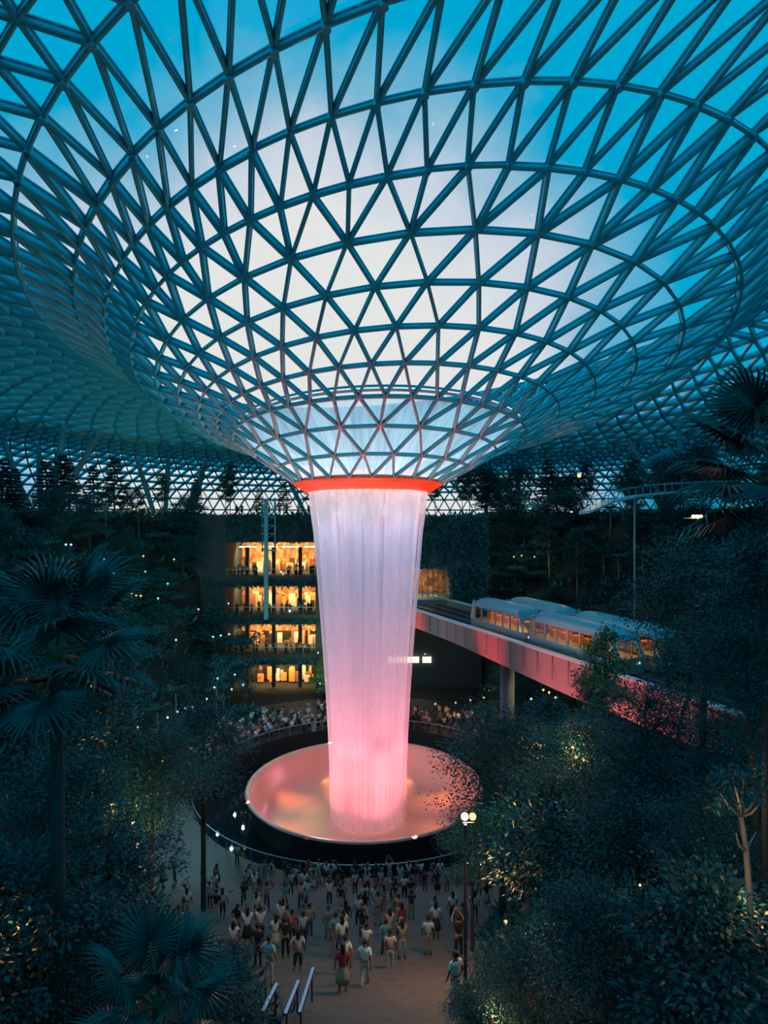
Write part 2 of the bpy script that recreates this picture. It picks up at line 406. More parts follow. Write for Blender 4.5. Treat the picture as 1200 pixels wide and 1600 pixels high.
# timber stair running down to the basin (setting)
M_step = mat('weathered_timber_step', (.15, .10, .09), .7, noise=.35, nscale=2.2)
st_ = MB(); Y = 47.5
nst = 70; run = 29.5/nst; rise = .452*run
for i in range(nst):
    y1 = 47.5-i*run; l, r = stair_x(y1); z = rise*(i+1)
    st_.box(((l+r)/2, y1-run/2, z/2-.6+.0), (r-l, run-.012, z+1.2 if z < 2 else 2.6)) if z < 2 else st_.box(((l+r)/2, y1-run/2, z-.9), (r-l, run-.012, 1.8))
l, r = stair_x(18); st_.box(((l+r)/2, 14.5, 13.34-.6), (r-l, 7, 1.2))
so = st_.build('floor_stair', M_step); tag(so, None, None, kind='structure')
q = MB()
for i in range(nst):
    y1 = 47.5-(i+1)*run; l, r = stair_x(y1); q.box(((l+r)/2, y1+.04, rise*(i+1)+.006), (r-l-.1, .07, .012))
q.build('step_nosing', mat('dark_nosing', (.03, .025, .025), .8), so)

# ------------------------------------------------------------------ basin
M_bowl = mat('pale_acrylic_basin', (.74, .42, .30), .3, 0, .5)
M_lip = mat('basin_lip', (.55, .30, .30), .3)
bowl = MB()
bowl.lathe([(12.1, .02), (11.9, -.02), (11.6, -.5), (11.3, -1.4), (10.9, -2.4), (10.3, -3.1), (9.4, -3.5), (8.2, -3.62), (4.0, -3.7), (.02, -3.7)], 160)
bo = bowl.build('basin', M_bowl, None, True, (BX, BY, 0))
tag(bo, 'huge round glowing pink and orange basin catching the waterfall', 'basin')
bo.location = (BX, BY, .15)
lip = MB(); lip.lathe([(12.1, .02), (12.24, .0), (12.28, -.14)], 160); lip.build('rim', M_lip, bo, True)
lip = MB(); lip.lathe([(12.28, -.14), (12.2, -.4), (11.6, -2.2), (11.5, -2.9)], 160); lip.build('underside', M_dark, bo, True)

# the falling water
pts = [(6.22, 30.55), (6.12, 29.6), (6.02, 28.4), (5.72, 26.4), (5.36, 22), (5.0, 17.5), (4.7, 13.5), (4.42, 9.5), (4.2, 5.5), (4.05, 2.0), (3.98, -3.2)]
wf = MB(); wf.lathe(pts, 160)
wo_ = wf.build('waterfall', M_water, None, True, (CX, BY, 0))
tag(wo_, 'tall pink sheet of water falling from the roof ring into the basin', 'waterfall')
win = MB(); win.lathe([(r*.9, z) for r, z in pts], 120)
win.build('inner_water', M_water, wo_, True)

# ------------------------------------------------------------------ lamps of the waterfall show
def spot(name, parent, loc, target, col, power, angle, blend=.5, size=.25):
    d = bpy.data.lights.new(name, 'SPOT'); d.color = col; d.energy = power; d.spot_size = math.radians(angle); d.spot_blend = blend; d.shadow_soft_size = size
    o = link(name, d, parent); o.location = loc
    v = Vector(target)-Vector(loc); o.rotation_euler = v.to_track_quat('-Z', 'Y').to_euler()
    return o
def point(name, parent, loc, col, power, size=.2):
    d = bpy.data.lights.new(name, 'POINT'); d.color = col; d.energy = power; d.shadow_soft_size = size
    return link(name, d, parent, loc)
def area(name, parent, loc, target, col, power, sx, sy):
    d = bpy.data.lights.new(name, 'AREA'); d.shape = 'RECTANGLE'; d.size = sx; d.size_y = sy; d.color = col; d.energy = power
    o = link(name, d, parent); o.location = loc; v = Vector(target)-Vector(loc); o.rotation_euler = v.to_track_quat('-Z', 'Y').to_euler()
    return o
PINK = (1, .20, .22); LILAC = (.80, .62, 1.0); AMBER = (1, .30, .07)
fl_l = []
for i in range(8):                          # projectors fixed along the rim of the basin
    a = 2*PI*(i+.5)/8; x, y = BX+12.42*math.cos(a), BY+12.42*math.sin(a)
    e = empty('floodlight', (x, y, -.2), a+PI/2); fl_l.append(e)
    h = MB(); h.tube([(0, 0, -.1), (0, .02, .1), (0, .06, .26)], [.06, .12, .13], 14); h.build('lamp_housing', M_dark, e)
    ln = MB(); ln.tube([(0, .05, .25), (0, .06, .28)], .1, 14); ln.build('lens', emit_mat('pink_lens', PINK, .5), e)
    spot('pink_beam', e, (0, .1, .4), (0, 12.4, 13.6 if i % 2 else 2), (1, .27, .36) if i % 2 else PINK, 10000 if i % 2 else 13000, 52)
    spot('red_beam', e, (0, .1, .4), (0, 5.0, 32), (1, .34, .09), 8000, 24, .9)
    spot('funnel_beam', e, (0, -.1, .4), (0, 1.0, 36), (1, .035, .02), 120000, 28, .9)
for i, e in enumerate(fl_l):
    spot('amber_beam', e, (0, 1.1, .8), (0, 4.4, -3.6), AMBER, 950, 58, .9)
    spot('mauve_wash', e, (0, .9, .8), (13, 15, -.6), (.95, .30, .60), 1100, 38, .9)
spot('girder_beam', fl_l[5], (0, -.2, .5), fl_l[5].matrix_basis.inverted() @ Vector((16.5, 49.5, 15.0)), (1, .12, .11), 62000, 40, .9)
label_row(fl_l, 'small black floodlight with pink lens on the rim of the basin, %s', 'floodlight', 'floodlights on the basin rim')
cr_ = []
for i in range(6):                          # downlights tucked inside the oculus
    a = 2*PI*(i+.2)/6; x, y = CX+2.6*math.cos(a), BY+2.6*math.sin(a)
    e = empty('downlight', (x, y, 32.2), a+PI/2); cr_.append(e)
    h = MB(); h.tube([(0, 0, .3), (0, 0, -.25)], [.12, .22], 12); h.bar((0, 0, .25), (0, -3.4, .45), .06, .06); h.build('lamp_housing', M_dark, e)
    spot('lilac_beam', e, (0, 0, -.3), (0, -1.8, -12), LILAC, 2700, 80, 1.0, .5)
label_row(cr_, 'small black downlight with lilac beam mounted inside the red roof ring, %s', 'lamp', 'downlights inside the roof ring')
# railing round the moat
rl = empty('moat_railing', (BX, BY, 0)); tag(rl, 'glass railing with steel posts curving round the dark moat', 'railing')
q = MB(); q.lathe([(17.35, 1.1), (17.4, 1.16), (17.45, 1.1), (17.4, 1.04)], 128, closed=True); q.build('handrail', M_steel, rl, True)
q = MB(); q.lathe([(17.4, .1), (17.4, 1.0)], 128); q.build('glass_panel', M_rail, rl)
for i in range(72):
    a = 2*PI*i/72; q = MB() if i == 0 else q
    if i == 0:
        q = MB(); q.box((0, 0, .55), (.06, .06, 1.1)); pm = q.mesh('post', M_steel)
    p_ = link('post', pm, rl, (17.4*math.cos(a), 17.4*math.sin(a), 0))

# ------------------------------------------------------------------ shopping gallery behind the garden (setting)
M_warm = bpy.data.materials.new('warm_shop_wall'); M_warm.use_nodes = True
t = M_warm.node_tree; b = t.nodes['Principled BSDF']; c = N(t, 'ShaderNodeTexCoord'); v = N(t, 'ShaderNodeTexVoronoi'); v.inputs['Scale'].default_value = 1.6
L(t, c.outputs['Object'], v.inputs['Vector']); r = N(t, 'ShaderNodeValToRGB'); r.color_ramp.elements[0].color = (.75, .42, .18, 1); r.color_ramp.elements[1].color = (.20, .08, .03, 1); r.color_ramp.elements[1].position = .75
L(t, v.outputs['Color'], r.inputs['Fac']); L(t, r.outputs['Color'], b.inputs['Base Color']); b.inputs['Roughness'].default_value = .7
M_shoplight = emit_mat('shop_ceiling_light', (1, .62, .30), 7)
M_goods = [mat('shop_goods_%s' % n_, c_, .6) for n_, c_ in (('cream', (.7, .6, .45)), ('brown', (.2, .1, .05)), ('amber', (.6, .28, .08)), ('black', (.02, .02, .02)))]
wb = link('wall_back', None); wb.empty_display_size = .2
tag(wb, None, None, kind='structure')
GX0, GX1, GY = -24.4, -10.5, 100.0
decks = [0, 6.3, 12.5, 18.4, 24.2]
for k, z in enumerate(decks):
    q = MB()
    if k == 0: continue
    if k < 4: q.box(((GX0+GX1)/2, GY+3.2, z-.65), (GX1-GX0, 11, 1.5))
    else: q.box(((GX0+GX1)/2, GY+3.6, z+1.7), (GX1-GX0, 11.4, 4.2))
    q.build('slab', M_slab, wb)
q = MB(); q.box((GX0-2.4, GY+3, 13.5), (4.8, 11, 28.6)); q.box((GX1+.5, GY+3, 13.5), (1.2, 11, 28.6)); q.build('side_wall', M_slab, wb)
q = MB(); q.box(((GX0+GX1)/2, GY+8.6, 13), (GX1-GX0, .3, 27)); q.build('shop_wall', M_warm, wb)
for k in range(4):
    zb_, zt = decks[k]+.1, decks[k+1]-1.4
    q = MB()
    for i in range(4): q.box((GX0+1.6+i*3.6, GY+5.5, zt-.1), (2.6, 1.2, .12))
    q.build('ceiling_light', M_shoplight, wb)
    area('shop_light', wb, ((GX0+GX1)/2, GY+3.8, zt-.35), ((GX0+GX1)/2, GY+8, zb_), (1, .55, .22), 2300, GX1-GX0-1, 2.5)
    for i in range(3):
        q = MB(); x = GX0+2.2+i*4.3; q.box((x, GY+2.4, (zb_+zt)/2), (.55, .55, zt-zb_)); q.build('pillar', M_slab, wb)
    for mi_, m_ in enumerate(M_goods):
        q = MB()
        for i in range(9):
            h = rng.uniform(.5, 2.4); q.box((rng.uniform(GX0+.8, GX1-.8), GY+rng.uniform(5.5, 8.2), zb_+h/2), (rng.uniform(.3, 1.1), .4, h))
        q.build('shop_display', m_, wb)
for k in range(1, 4):
    e = empty('balcony_railing', ((GX0+GX1)/2, GY-2.1, decks[k]+.1)); tag(e, 'glass balcony railing in front of the %s lit shop floor' % ('lowest raised', 'middle', 'topmost')[k-1], 'railing', 'balcony railings')
    q = MB(); q.box((0, 0, 1.1), (GX1-GX0, .09, .07)); q.build('handrail', M_steel, e)
    q = MB(); q.box((0, 0, .55), (GX1-GX0, .03, .9)); q.build('glass_panel', M_rail, e)
    pm = MB().box((0, 0, .55), (.06, .07, 1.1)).mesh('post', M_steel)
    for i in range(8): link('post', pm, e, (-6.9+i*1.971, 0, 0))

# portal block over the far end of the bridge (setting)
po = link('wall_portal', None); tag(po, None, None, kind='structure')
PY = 86.0
q = MB()
q.box((11.6, PY+4, 20.3), (4.9, 8, 15.2)); q.box((-4.2, PY+4, 20.3), (8.0, 8, 15.2)); q.box((4.4, PY+4, 24.3), (9.6, 8, 7.2)); q.box((4.4, PY+4, 14.6), (9.6, 8, 3.8))
q.build('concrete_block', M_conc, po)
q = MB(); q.box((4.4, PY+8.2, 18.6), (9.6, .3, 4.4)); q.build('tunnel_end', M_warm, po)
q = MB()
for i in range(3): q.box((1.5+i*1.5, PY+3.5, 20.6), (.9, 5, .08))
q.build('tunnel_light', M_shoplight, po)
area('tunnel_glow', po, (3.4, PY+4.2, 20.4), (3.4, PY+6, 16), (1, .62, .35), 420, 5, 5)
q = MB()
for i in range(5): q.box((4.6+i*.75, PY+2.2, 18.6), (.12, .3, 4.0))
q.build('tunnel_screen', M_conc, po)
q = MB(); q.box((3, 103.4, 6.4), (26, .4, 13.4)); q.build('lower_wall', M_slab, po)
q = MB(); q.box((3.2, 102.9, 4.4), (5.0, .3, .9)); q.box((7, 102.9, 4.4), (1.4, .3, .9)); q.build('lit_kiosk_sign', emit_mat('warm_white_box', (1, .78, .45), 3.0), po)
# lift mast beside the gallery
e = empty('lift_tower', (-18.1, 96.9, 0)); tag(e, 'slim pale lift tower with lattice head in front of the lit balconies', 'tower')
q = MB(); q.box((0, 0, 21.2), (.6, .55, 18.4)); q.box((0, .5, 12.4), (.6, 1.2, .5)); q.box((1.25, .6, 26.5), (.28, .28, 8.4)); q.box((-.75, .9, 26.5), (.22, .22, 8.4)); q.build('mast', M_teal, e)
q = MB()
for i in range(7):
    z = 22.6+i*1.28; q.box((.3, .4, z), (2.3, 1.4, .12))
    if i < 6: q.bar((-.75, -.2, z), (1.3, -.2, z+1.28), .07, .07)
q.build('lattice', M_teal, e)
q = MB(); q.box((.3, .4, 27.2), (1.9, 1.2, 6.6)); q.build('glass_shaft', M_rail, e)

# ------------------------------------------------------------------ bridge and trains
def bp(t, s, z): return BR0+BDIR*t+BN*s+Vector((0, 0, z))
BROT = math.atan2(BDIR.y, BDIR.x)
M_girder = mat('grey_teal_girder_panel', (.12, .17, .19), .5)
M_cap = mat('pale_blue_coping', (.30, .55, .62), .5)
bg_ = empty('railway_bridge', bp(20, 0, BZ), BROT); tag(bg_, 'concrete railway bridge with panelled girder crossing right of the waterfall', 'bridge')
q = MB()
T0, T1 = -32, 30                           # local x runs along the bridge, local -y... towards +BN is +y after rotation
def girder(s, w, inner):
    q = MB(); n = 24; v = []
    for i in range(n+1):
        t = T0+(T1-T0)*i/n; dep = 2.05+.75*max(0, min(1, (t+12)/20.0))
        v += [(t, s, .25), (t, s+w, .25), (t, s+w, -dep), (t, s+(.35 if inner < 0 else 0), -dep)]
    f = []
    for i in range(n):
        a = i*4; b = a+4
        f += [(a, b, b+1, a+1), (a+1, b+1, b+2, a+2), (a+2, b+2, b+3, a+3), (a+3, b+3, b, a)]
    return q.add(v, f+[(0, 1, 2, 3), (n*4+3, n*4+2, n*4+1, n*4)])
side = BN.dot(Matrix.Rotation(BROT, 3, 'Z') @ Vector((0, 1, 0)))   # +1 or -1
sg = 1 if side > 0 else -1
girder(0, .45*sg, -1).build('near_girder', M_girder, bg_)
girder(BW*sg, -.45*sg, 1).build('far_girder', M_girder, bg_)
for s_ in (0.1, BW-.1): MB().box(((T0+T1)/2, s_*sg, .34), (T1-T0, .62, .16)).build('coping', M_cap, bg_)
MB().box(((T0+T1)/2, BW/2*sg, -.7), (T1-T0, BW-.6, .5)).build('deck', M_slab, bg_)
for s_ in (2.3, 5.9):
    q = MB()
    for d_ in (-.8, .8): q.box(((T0+T1)/2, (s_+d_)*sg, -.35), (T1-T0, .35, .22))
    q.build('running_track', M_dark, bg_)
pm = MB().box((0, -.012*sg, -.85), (.05, .03, 2.0)).mesh('panel_joint', M_dark)
for i in range(30): link('panel_joint', pm, bg_, (T0+1+i*2.05, 0, 0))
for t_ in (-4.6, 22.0):
    c_ = MB(); c_.tube([(t_, 2.6*sg, -16.6 if t_ < 10 else -6), (t_, 2.6*sg, -2.0)], .72, 20); c_.build('pier', M_conc, bg_, True)
M_car = mat('train_silver_blue', (.20, .33, .38), .3, .4)
M_roofc = mat('train_roof', (.15, .40, .47), .35, .2)
M_seat = mat('train_interior', (.35, .18, .08), .6)
M_carwin = glass_mat('train_window', (.8, .7, .6), .08)
M_tlight = emit_mat('train_ceiling_light', (1, .42, .12), 5.0)
M_head = emit_mat('white_headlight', (.8, .9, 1), 1.0)
def car(parent, x0, ln, nose):
    """one carriage from x0 to x0+ln along the track; nose = end that is raked (+1 front, -1 rear)"""
    w, zf, zs, zw, zr = 1.32, .0, 1.15, 2.45, 3.25
    def cut(x):                           # cross-section scale near the raked ends
        d = min((x-x0) if nose < 0 else 99, (x0+ln-x) if nose > 0 else 99)
        return 1
    b = MB()
    b.box((x0+ln/2, 0, (zf+zs)/2), (ln, 2*w, zs-zf)); b.box((x0+ln/2, 0, .1), (ln-.5, 2*w-.5, .3))
    e = x0+ln
    for y in (-1, 1):                      # raked end posts
        b.bar((e-.1, y*(w-.1), zs), (e-.95, y*(w-.18), zr-.25), .34, .3); b.bar((x0+.15, y*(w-.1), zs), (x0+.55, y*(w-.18), zr-.25), .34, .3)
    body = b.build('carriage', M_car, parent)
    rf = MB(); prof = [(-w, 2.5), (-w+.02, 2.8), (-w+.25, 3.1), (-.6, 3.3), (0, 3.36), (.6, 3.3), (w-.25, 3.1), (w-.02, 2.8), (w, 2.5)]
    k = len(prof); xs_ = [x0+.4, x0+.8, x0+1.4, e-2.0, e-1.2, e-.6]; dz = [-.35, -.08, 0, 0, -.12, -.45]
    v = [(x, y, z+d_*(1 if z > 2.6 else .3)) for x, d_ in zip(xs_, dz) for y, z in prof]
    f = [(i*k+j, i*k+j+1, (i+1)*k+j+1, (i+1)*k+j) for i in range(5) for j in range(k-1)]+[tuple(range(k))[::-1], tuple(5*k+j for j in range(k))]
    rf.add(v, f).build('carriage_roof', M_roofc, body, True)
    n = 6; st0, st1 = x0+.75, e-1.15; dx = (st1-st0)/n
    for i in range(n):
        for y in (-1, 1):
            xc = st0+dx*(i+.5)
            MB().box((xc, y*(w-.06), (zs+zw)/2+.03), (dx-.16, .04, zw-zs)).build('window', M_carwin, body)
    for i in range(n+1):
        for y in (-1, 1): MB().box((st0+dx*i, y*(w-.06), (zs+zw)/2+.03), (.16, .1, zw-zs+.1)).build('window_pillar', M_car, body)
    b = MB(); b.add([(e-.02, -w+.3, zs), (e-.02, w-.3, zs), (e-.85, w-.45, zr-.3), (e-.85, -w+.45, zr-.3)], [(0, 1, 2, 3)]).build('windscreen', M_carwin, body)
    b = MB(); b.box((x0+ln/2, -.5, zr-.36), (ln-2.4, .3, .06)); b.box((x0+ln/2, .5, zr-.36), (ln-2.4, .3, .06)); b.build('interior_light', M_tlight, body)
    b = MB()
    for i in range(5):
        b.box((x0+1.4+i*1.5, .55, .7+.6), (.5, .9, .9))
    b.box((x0+ln/2, .1, zs-.1), (ln-1, 2, .06)); b.build('seat', M_seat, body)
    area('cabin_glow', body, (x0+ln/2, 0, zr-.42), (x0+ln/2, 0, 0), (1, .42, .13), 260, ln-2.5, 1.6)
    for xq in (x0+1.8, e-1.8):
        b = MB(); b.box((xq, 0, -.12), (1.8, 1.9, .3))
        for y in (-.8, .8):
            for d_ in (-.55, .55): b.tube([(xq+d_, y-.14, -.02), (xq+d_, y+.14, -.02)], .3, 14)
        b.build('bogie', M_dark, body)
    for y in (-.8, .8): MB().box((e+.01, y, .75), (.06, .3, .16)).build('headlight', M_head, body)
    return body
for s_, t0_, lab, ln in ((2.3, 11.0, 'silver two-car train with orange-lit windows on the near track of the bridge', 9.6), (5.9, 11.8, 'silver two-car train on the far track, half hidden behind the nearer train', 9.8)):
    p_ = bp(t0_, s_, BZ-.1); e = empty('train', p_, BROT); tag(e, lab, 'train')
    car(e, 0, ln, 1); car(e, ln+.7, ln+1.4, 1)

# ------------------------------------------------------------------ V columns, walkway canopy on the top terrace
cols = [((48, 765), (0, 672)), ((76, 775), (103, 650)), ((78, 786), (160, 668)), ((64, 740), (60, 686)), ((243, 782), (212, 712)), ((258, 795), (264, 698)), ((287, 772), (325, 714)),
        ((793, 772), (758, 716)), ((812, 752), (809, 722)), ((1040, 757), (976, 674)), ((1075, 748), (1058, 655)), ((1094, 750), (1105, 714)), ((480, 790), (447, 742)), ((300, 780), (322, 716))]
cobs = []
for (b_, t_) in cols:
    h = roof_beyond(*t_, ymin=88)
    if h is None: continue
    base = at(b_[0], b_[1], h.y-3); base.z = 27.45
    e = empty('roof_column', base); k = h-base; q = MB()
    q.tube([(0, 0, 0), k*.12, k*.5, k*.9, k], [.34, .42, .5, .42, .36], 14); q.build('shaft', M_teal, e, True)
    q = MB(); q.tube([(0, 0, 0), (0, 0, .25)], .8, 14); q.build('foot', M_dark, e)
    cobs.append(e)
label_row(cobs, 'slim raking steel column holding up the glass roof, %s', 'column', 'raking roof columns')
# curved canopy bridge at the right of the top terrace
e = empty('canopy_walkway', (0, 0, 0)); tag(e, 'pale curved canopy walkway with railings among the trees at upper right', 'walkway')
c0 = [at(922, 800, 74), at(960, 784, 74), at(1005, 774, 74), at(1050, 769, 74.5), at(1110, 766, 76), at(1180, 764, 78)]
e.location = c0[2]
v = []; k = 6
for p in c0:
    p = p-c0[2]
    v += [p+Vector((0, 0, .12)), p+Vector((.4, 5.5, .12)), p+Vector((.4, 5.5, -.3)), p+Vector((0, 0, -.14))]
f = []
for i in range(k-1):
    a = i*4; b = a+4; f += [(a, a+1, b+1, b), (a+1, a+2, b+2, b+1), (a+2, a+3, b+3, b+2), (a+3, a, b, b+3)]
MB().add(v, f+[(3, 2, 1, 0), (20, 21, 22, 23)]).build('deck', M_cap, e)
for dy in (0, 5.3):
    q = MB(); q.tube([p-c0[2]+Vector((.03*dy, dy, 1.1)) for p in c0], .05, 6); q.build('handrail', M_steel, e)
pm = MB().box((0, 0, .5), (.06, .06, 1.2)).mesh('post', M_steel)
for i in range(k-1):
    for fr in (0, .25, .5, .75):
        p = c0[i].lerp(c0[i+1], fr)-c0[2]; link('post', pm, e, p)
for i in (2, 4): MB().tube([c0[i]-c0[2]+Vector((0, 2.5, -.2)), c0[i]-c0[2]+Vector((0, 2.5, -16))], .13, 10).build('support', M_steel, e)
q = MB(); a_, b_, c_, d_ = at(1003, 722, 96), at(1046, 698, 98), at(1066, 731, 98), at(1010, 727, 96)
q.add([a_-a_, b_-a_, c_-a_, d_-a_, Vector((0, .15, 0)), b_-a_+Vector((0, .15, 0)), c_-a_+Vector((0, .15, 0)), d_-a_+Vector((0, .15, 0))], [(0, 1, 2, 3), (7, 6, 5, 4), (0, 4, 5, 1), (1, 5, 6, 2), (2, 6, 7, 3), (3, 7, 4, 0)])
sh = q.build('sun_sail', mat('blue_fabric_sail', (.05, .45, .60), .6), None, False, a_); tag(sh, 'pale blue fabric sail stretched under the roof at upper right', 'sail')

# ------------------------------------------------------------------ planting
def leaf_quads(c, d, L_, W_, r):
    """n flat pointed leaves starting at c, heading along d"""
    n = len(c); L_ = np.asarray(L_); d = d/np.linalg.norm(d, axis=1)[:, None]
    q = r.normal(size=(n, 3)); q[:, 2] *= .35; s = np.cross(d, np.array([0, 0, 1.])+.6*q); s /= np.linalg.norm(s, axis=1)[:, None]+1e-9
    L_ = (L_*r.uniform(.7, 1.25, n))[:, None]; W_ = L_*W_
    v = np.stack([c, c+d*L_*.45+s*W_*.5, c+d*L_, c+d*L_*.45-s*W_*.5], 1).reshape(-1, 3)
    return v, np.arange(n*4).reshape(n, 4)
def tree_meshes(name, H, Rc, z0, nprim, nclust, nleaf, leafL, flat, lm, bm, seed, lw=.5, trunk_r=.16, shape=1.0):
    r = np.random.default_rng(seed); q = MB()
    bend = r.normal(size=2)*.35
    tp = lambda z: np.array([bend[0]*math.sin(z/H*2.2), bend[1]*math.sin(z/H*1.7), z])
    q.tube([tp(z) for z in np.linspace(0, H*.92, 8)], list(np.linspace(trunk_r, trunk_r*.25, 8)), 8)
    cl = []
    for i in range(nprim):
        fr = z0+(1-z0)*(i+.5)/nprim*.95; p0 = tp(H*fr*.92)
        az_ = i*2.4+r.uniform(-.4, .4); prof = math.sin(PI*min(1, (fr-z0)/(1-z0)*.75+.22))**shape
        ln = Rc*prof*r.uniform(.75, 1.1); up = r.uniform(.12, .5)*ln*(1 if flat > .3 else .35)
        dirv = np.array([math.cos(az_), math.sin(az_), 0]); p1 = p0+dirv*ln*.55+[0, 0, up*.7]; p2 = p0+dirv*ln+[0, 0, up]
        q.tube([p0, p1, p2], [trunk_r*.42*(1-fr*.5), trunk_r*.25, .015], 5, False)
        m = max(2, int(nclust/nprim))
        for k in range(m):
            t_ = r.uniform(.35, 1.05); b_ = p0+(p2-p0)*t_+[0, 0, up*.2]; off_ = r.normal(size=3)*[.32*Rc*.5, .32*Rc*.5, .14*Rc*flat]
            e_ = b_+off_; cl.append(e_)
            if k % 2 == 0: q.tube([p0+(p2-p0)*t_*.8, e_], [.03, .01], 4, False)
    cl.append(tp(H*.95)); cl = np.array(cl)
    per = max(10, int(nleaf/len(cl))); c = np.repeat(cl, per, 0)
    sg_ = Rc*.17; c = c+r.normal(size=c.shape)*[sg_, sg_, sg_*flat]
    ctr = tp(H*(z0+1)/2); d = (c-np.repeat(cl, per, 0))*.9+(c-ctr)*.15+r.normal(size=c.shape)*.35; d[:, 2] -= .15
    v, f = leaf_quads(c, d, leafL, lw, r)
    return q.mesh(name+'_trunk', bm, True), mesh(name+'_crown', v, f, lm)
def conifer_meshes(name, H, Rc, seed, lm=None):
    r = np.random.default_rng(seed); q = MB(); q.tube([(0, 0, 0), (.05, 0, H*.5), (0, 0, H)], [.16, .1, .02], 7)
    C_ = []; D_ = []
    z = H*.22
    while z < H*.98:
        rr = Rc*(1-(z/H-.2)/.8)**.8*r.uniform(.8, 1.1)+.15; n = r.integers(5, 7); a0 = r.uniform(0, 6)
        for i in range(n):
            a = a0+2*PI*i/n+r.uniform(-.2, .2); dv = np.array([math.cos(a), math.sin(a), r.uniform(-.1, .15)])
            q.tube([(0, 0, z), tuple(dv*rr*.6+[0, 0, z]), tuple(dv*rr+[0, 0, z+.08*rr])], [.03, .02, .008], 4, False)
            k = int(16*rr)+6; t_ = r.uniform(.2, 1.0, k)
            p = dv[None]*(rr*t_)[:, None]+[0, 0, z]; sd = np.array([-dv[1], dv[0], 0])
            for s in (-1, 1):
                C_.append(p); D_.append(sd[None]*s*.8+dv[None]*.6+r.normal(size=(k, 3))*.25+[0, 0, -.1])
        z += r.uniform(.38, .62)
    v, f = leaf_quads(np.concatenate(C_), np.concatenate(D_), .55, .22, r)
    return q.mesh(name+'_trunk', M_bark, True), mesh(name+'_crown', v, f, lm or M_need)
def fan_mesh(seed, nseg=34, R_=1.05, arc=300, droop=.35, pet=1.1):
    """one fan-palm leaf growing along +x: stalk, then pleated fingers fused near the hub"""
    r = np.random.default_rng(seed); q = MB(); hub_ = np.array([pet, 0, .0])
    V = []; Fc = []
    for i in range(nseg):
        a = math.radians(-arc/2+arc*(i+.5)/nseg); da = math.radians(arc/nseg)*.5
        ln = R_*(.72+.28*math.cos(a/2.2))*r.uniform(.92, 1.06); b = len(V)
        for k, (t_, w) in enumerate(((.03, 1), (.42, 1), (.75, .62), (1.0, .05))):
            rr = ln*t_; z = .18*rr*math.cos(a)-droop*max(0, t_-.45)**2*2.2*ln*r.uniform(.7, 1.3); hw = math.tan(da)*ln*min(t_, .42)*w
            c, s = math.cos(a), math.sin(a)
            for m_, dz in ((-1, 0), (0, .035*w), (1, 0)): V.append(hub_+[c*rr-s*hw*m_, s*rr+c*hw*m_, z+dz])
        for k in range(3):
            o = b+k*3; Fc += [(o, o+1, o+4, o+3), (o+1, o+2, o+5, o+4)]
    q.add(V, Fc)
    q.cur = 1; q.tube([(0, 0, 0), (pet*.5, 0, .05), (pet, 0, 0)], [.035, .025, .018], 6)
    return q.mesh('frond', [M_palm, M_stalk])
FANS = [fan_mesh(s, droop=.25+.12*s) for s in range(4)]
def fan_palm(loc, H, n, scale, label, tr=.16, seed=1, tilt=(-.5, 1.25)):
    r = np.random.default_rng(seed); e = empty('fan_palm', loc); tag(e, label, 'palm')
    q = MB(); q.tube([(0, 0, 0), (.03, .02, H*.5), (0, 0, H)], [tr*1.15, tr, tr*.9], 12); q.build('trunk', M_bark, e, True)
    q = MB(); q.tube([(0, 0, H-.3), (0, 0, H+.25), (0, 0, H+.7)], [tr, tr*1.5, .03], 10); q.build('crown_shaft', M_stalk, e, True)
    for i in range(n):
        a = i*2.39996+r.uniform(-.2, .2); t_ = (i+.5)/n; pit = tilt[1]+(tilt[0]-tilt[1])*t_+r.uniform(-.1, .1)
        f_ = link('frond', FANS[i % 4], e, (0, 0, H+.45-.5*t_)); f_.rotation_euler = (r.uniform(-.5, .5), -pit, a); f_.scale = (scale*r.uniform(.9, 1.1),)*3
    return e
def feather_mesh(seed, ln=2.4, droop=1.0):
    r = np.random.default_rng(seed); q = MB(); P = []
    for i in range(9):
        t_ = i/8; P.append(np.array([ln*t_*(1-.15*t_), 0, ln*(.55*t_-.75*droop*t_*t_)]))
    q.cur = 1; q.tube(P, list(np.linspace(.03, .006, 9)), 5); q.cur = 0
    for i in range(46):
        t_ = .12+.88*i/45; k = min(7, int(t_*8)); p = P[k]+(P[k+1]-P[k])*(t_*8-k); L_ = .55*ln/2.4*math.sin(PI*min(1, t_*.8+.18))+.08
        for s in (-1, 1):
            d = np.array([.5, s*.85, -.25+r.uniform(-.15, .1)]); d /= np.linalg.norm(d)
            w = np.array([.03, 0, .012]); q.add([p-w, p+d*L_*.5+w, p+d*L_, p+d*L_*.5-w], [(0, 1, 2, 3)])
    return q.mesh('frond', [M_palm, M_stalk])
FEATH = [feather_mesh(s, droop=.8+.2*s) for s in range(3)]
def feather_palm(loc, H, n, scale, seed):
    r = np.random.default_rng(seed); e = empty('feather_palm', loc)
    q = MB(); q.tube([(0, 0, 0), (.08, 0, H*.5), (0, 0, H)], [.12, .09, .07], 9); q.build('trunk', M_barkp, e, True)
    for i in range(n):
        f_ = link('frond', FEATH[i % 3], e, (0, 0, H)); f_.rotation_euler = (0, -.5*(1-i/n), i*2.39996+r.uniform(-.2, .2)); f_.scale = (scale*r.uniform(.85, 1.1),)*3
    return e

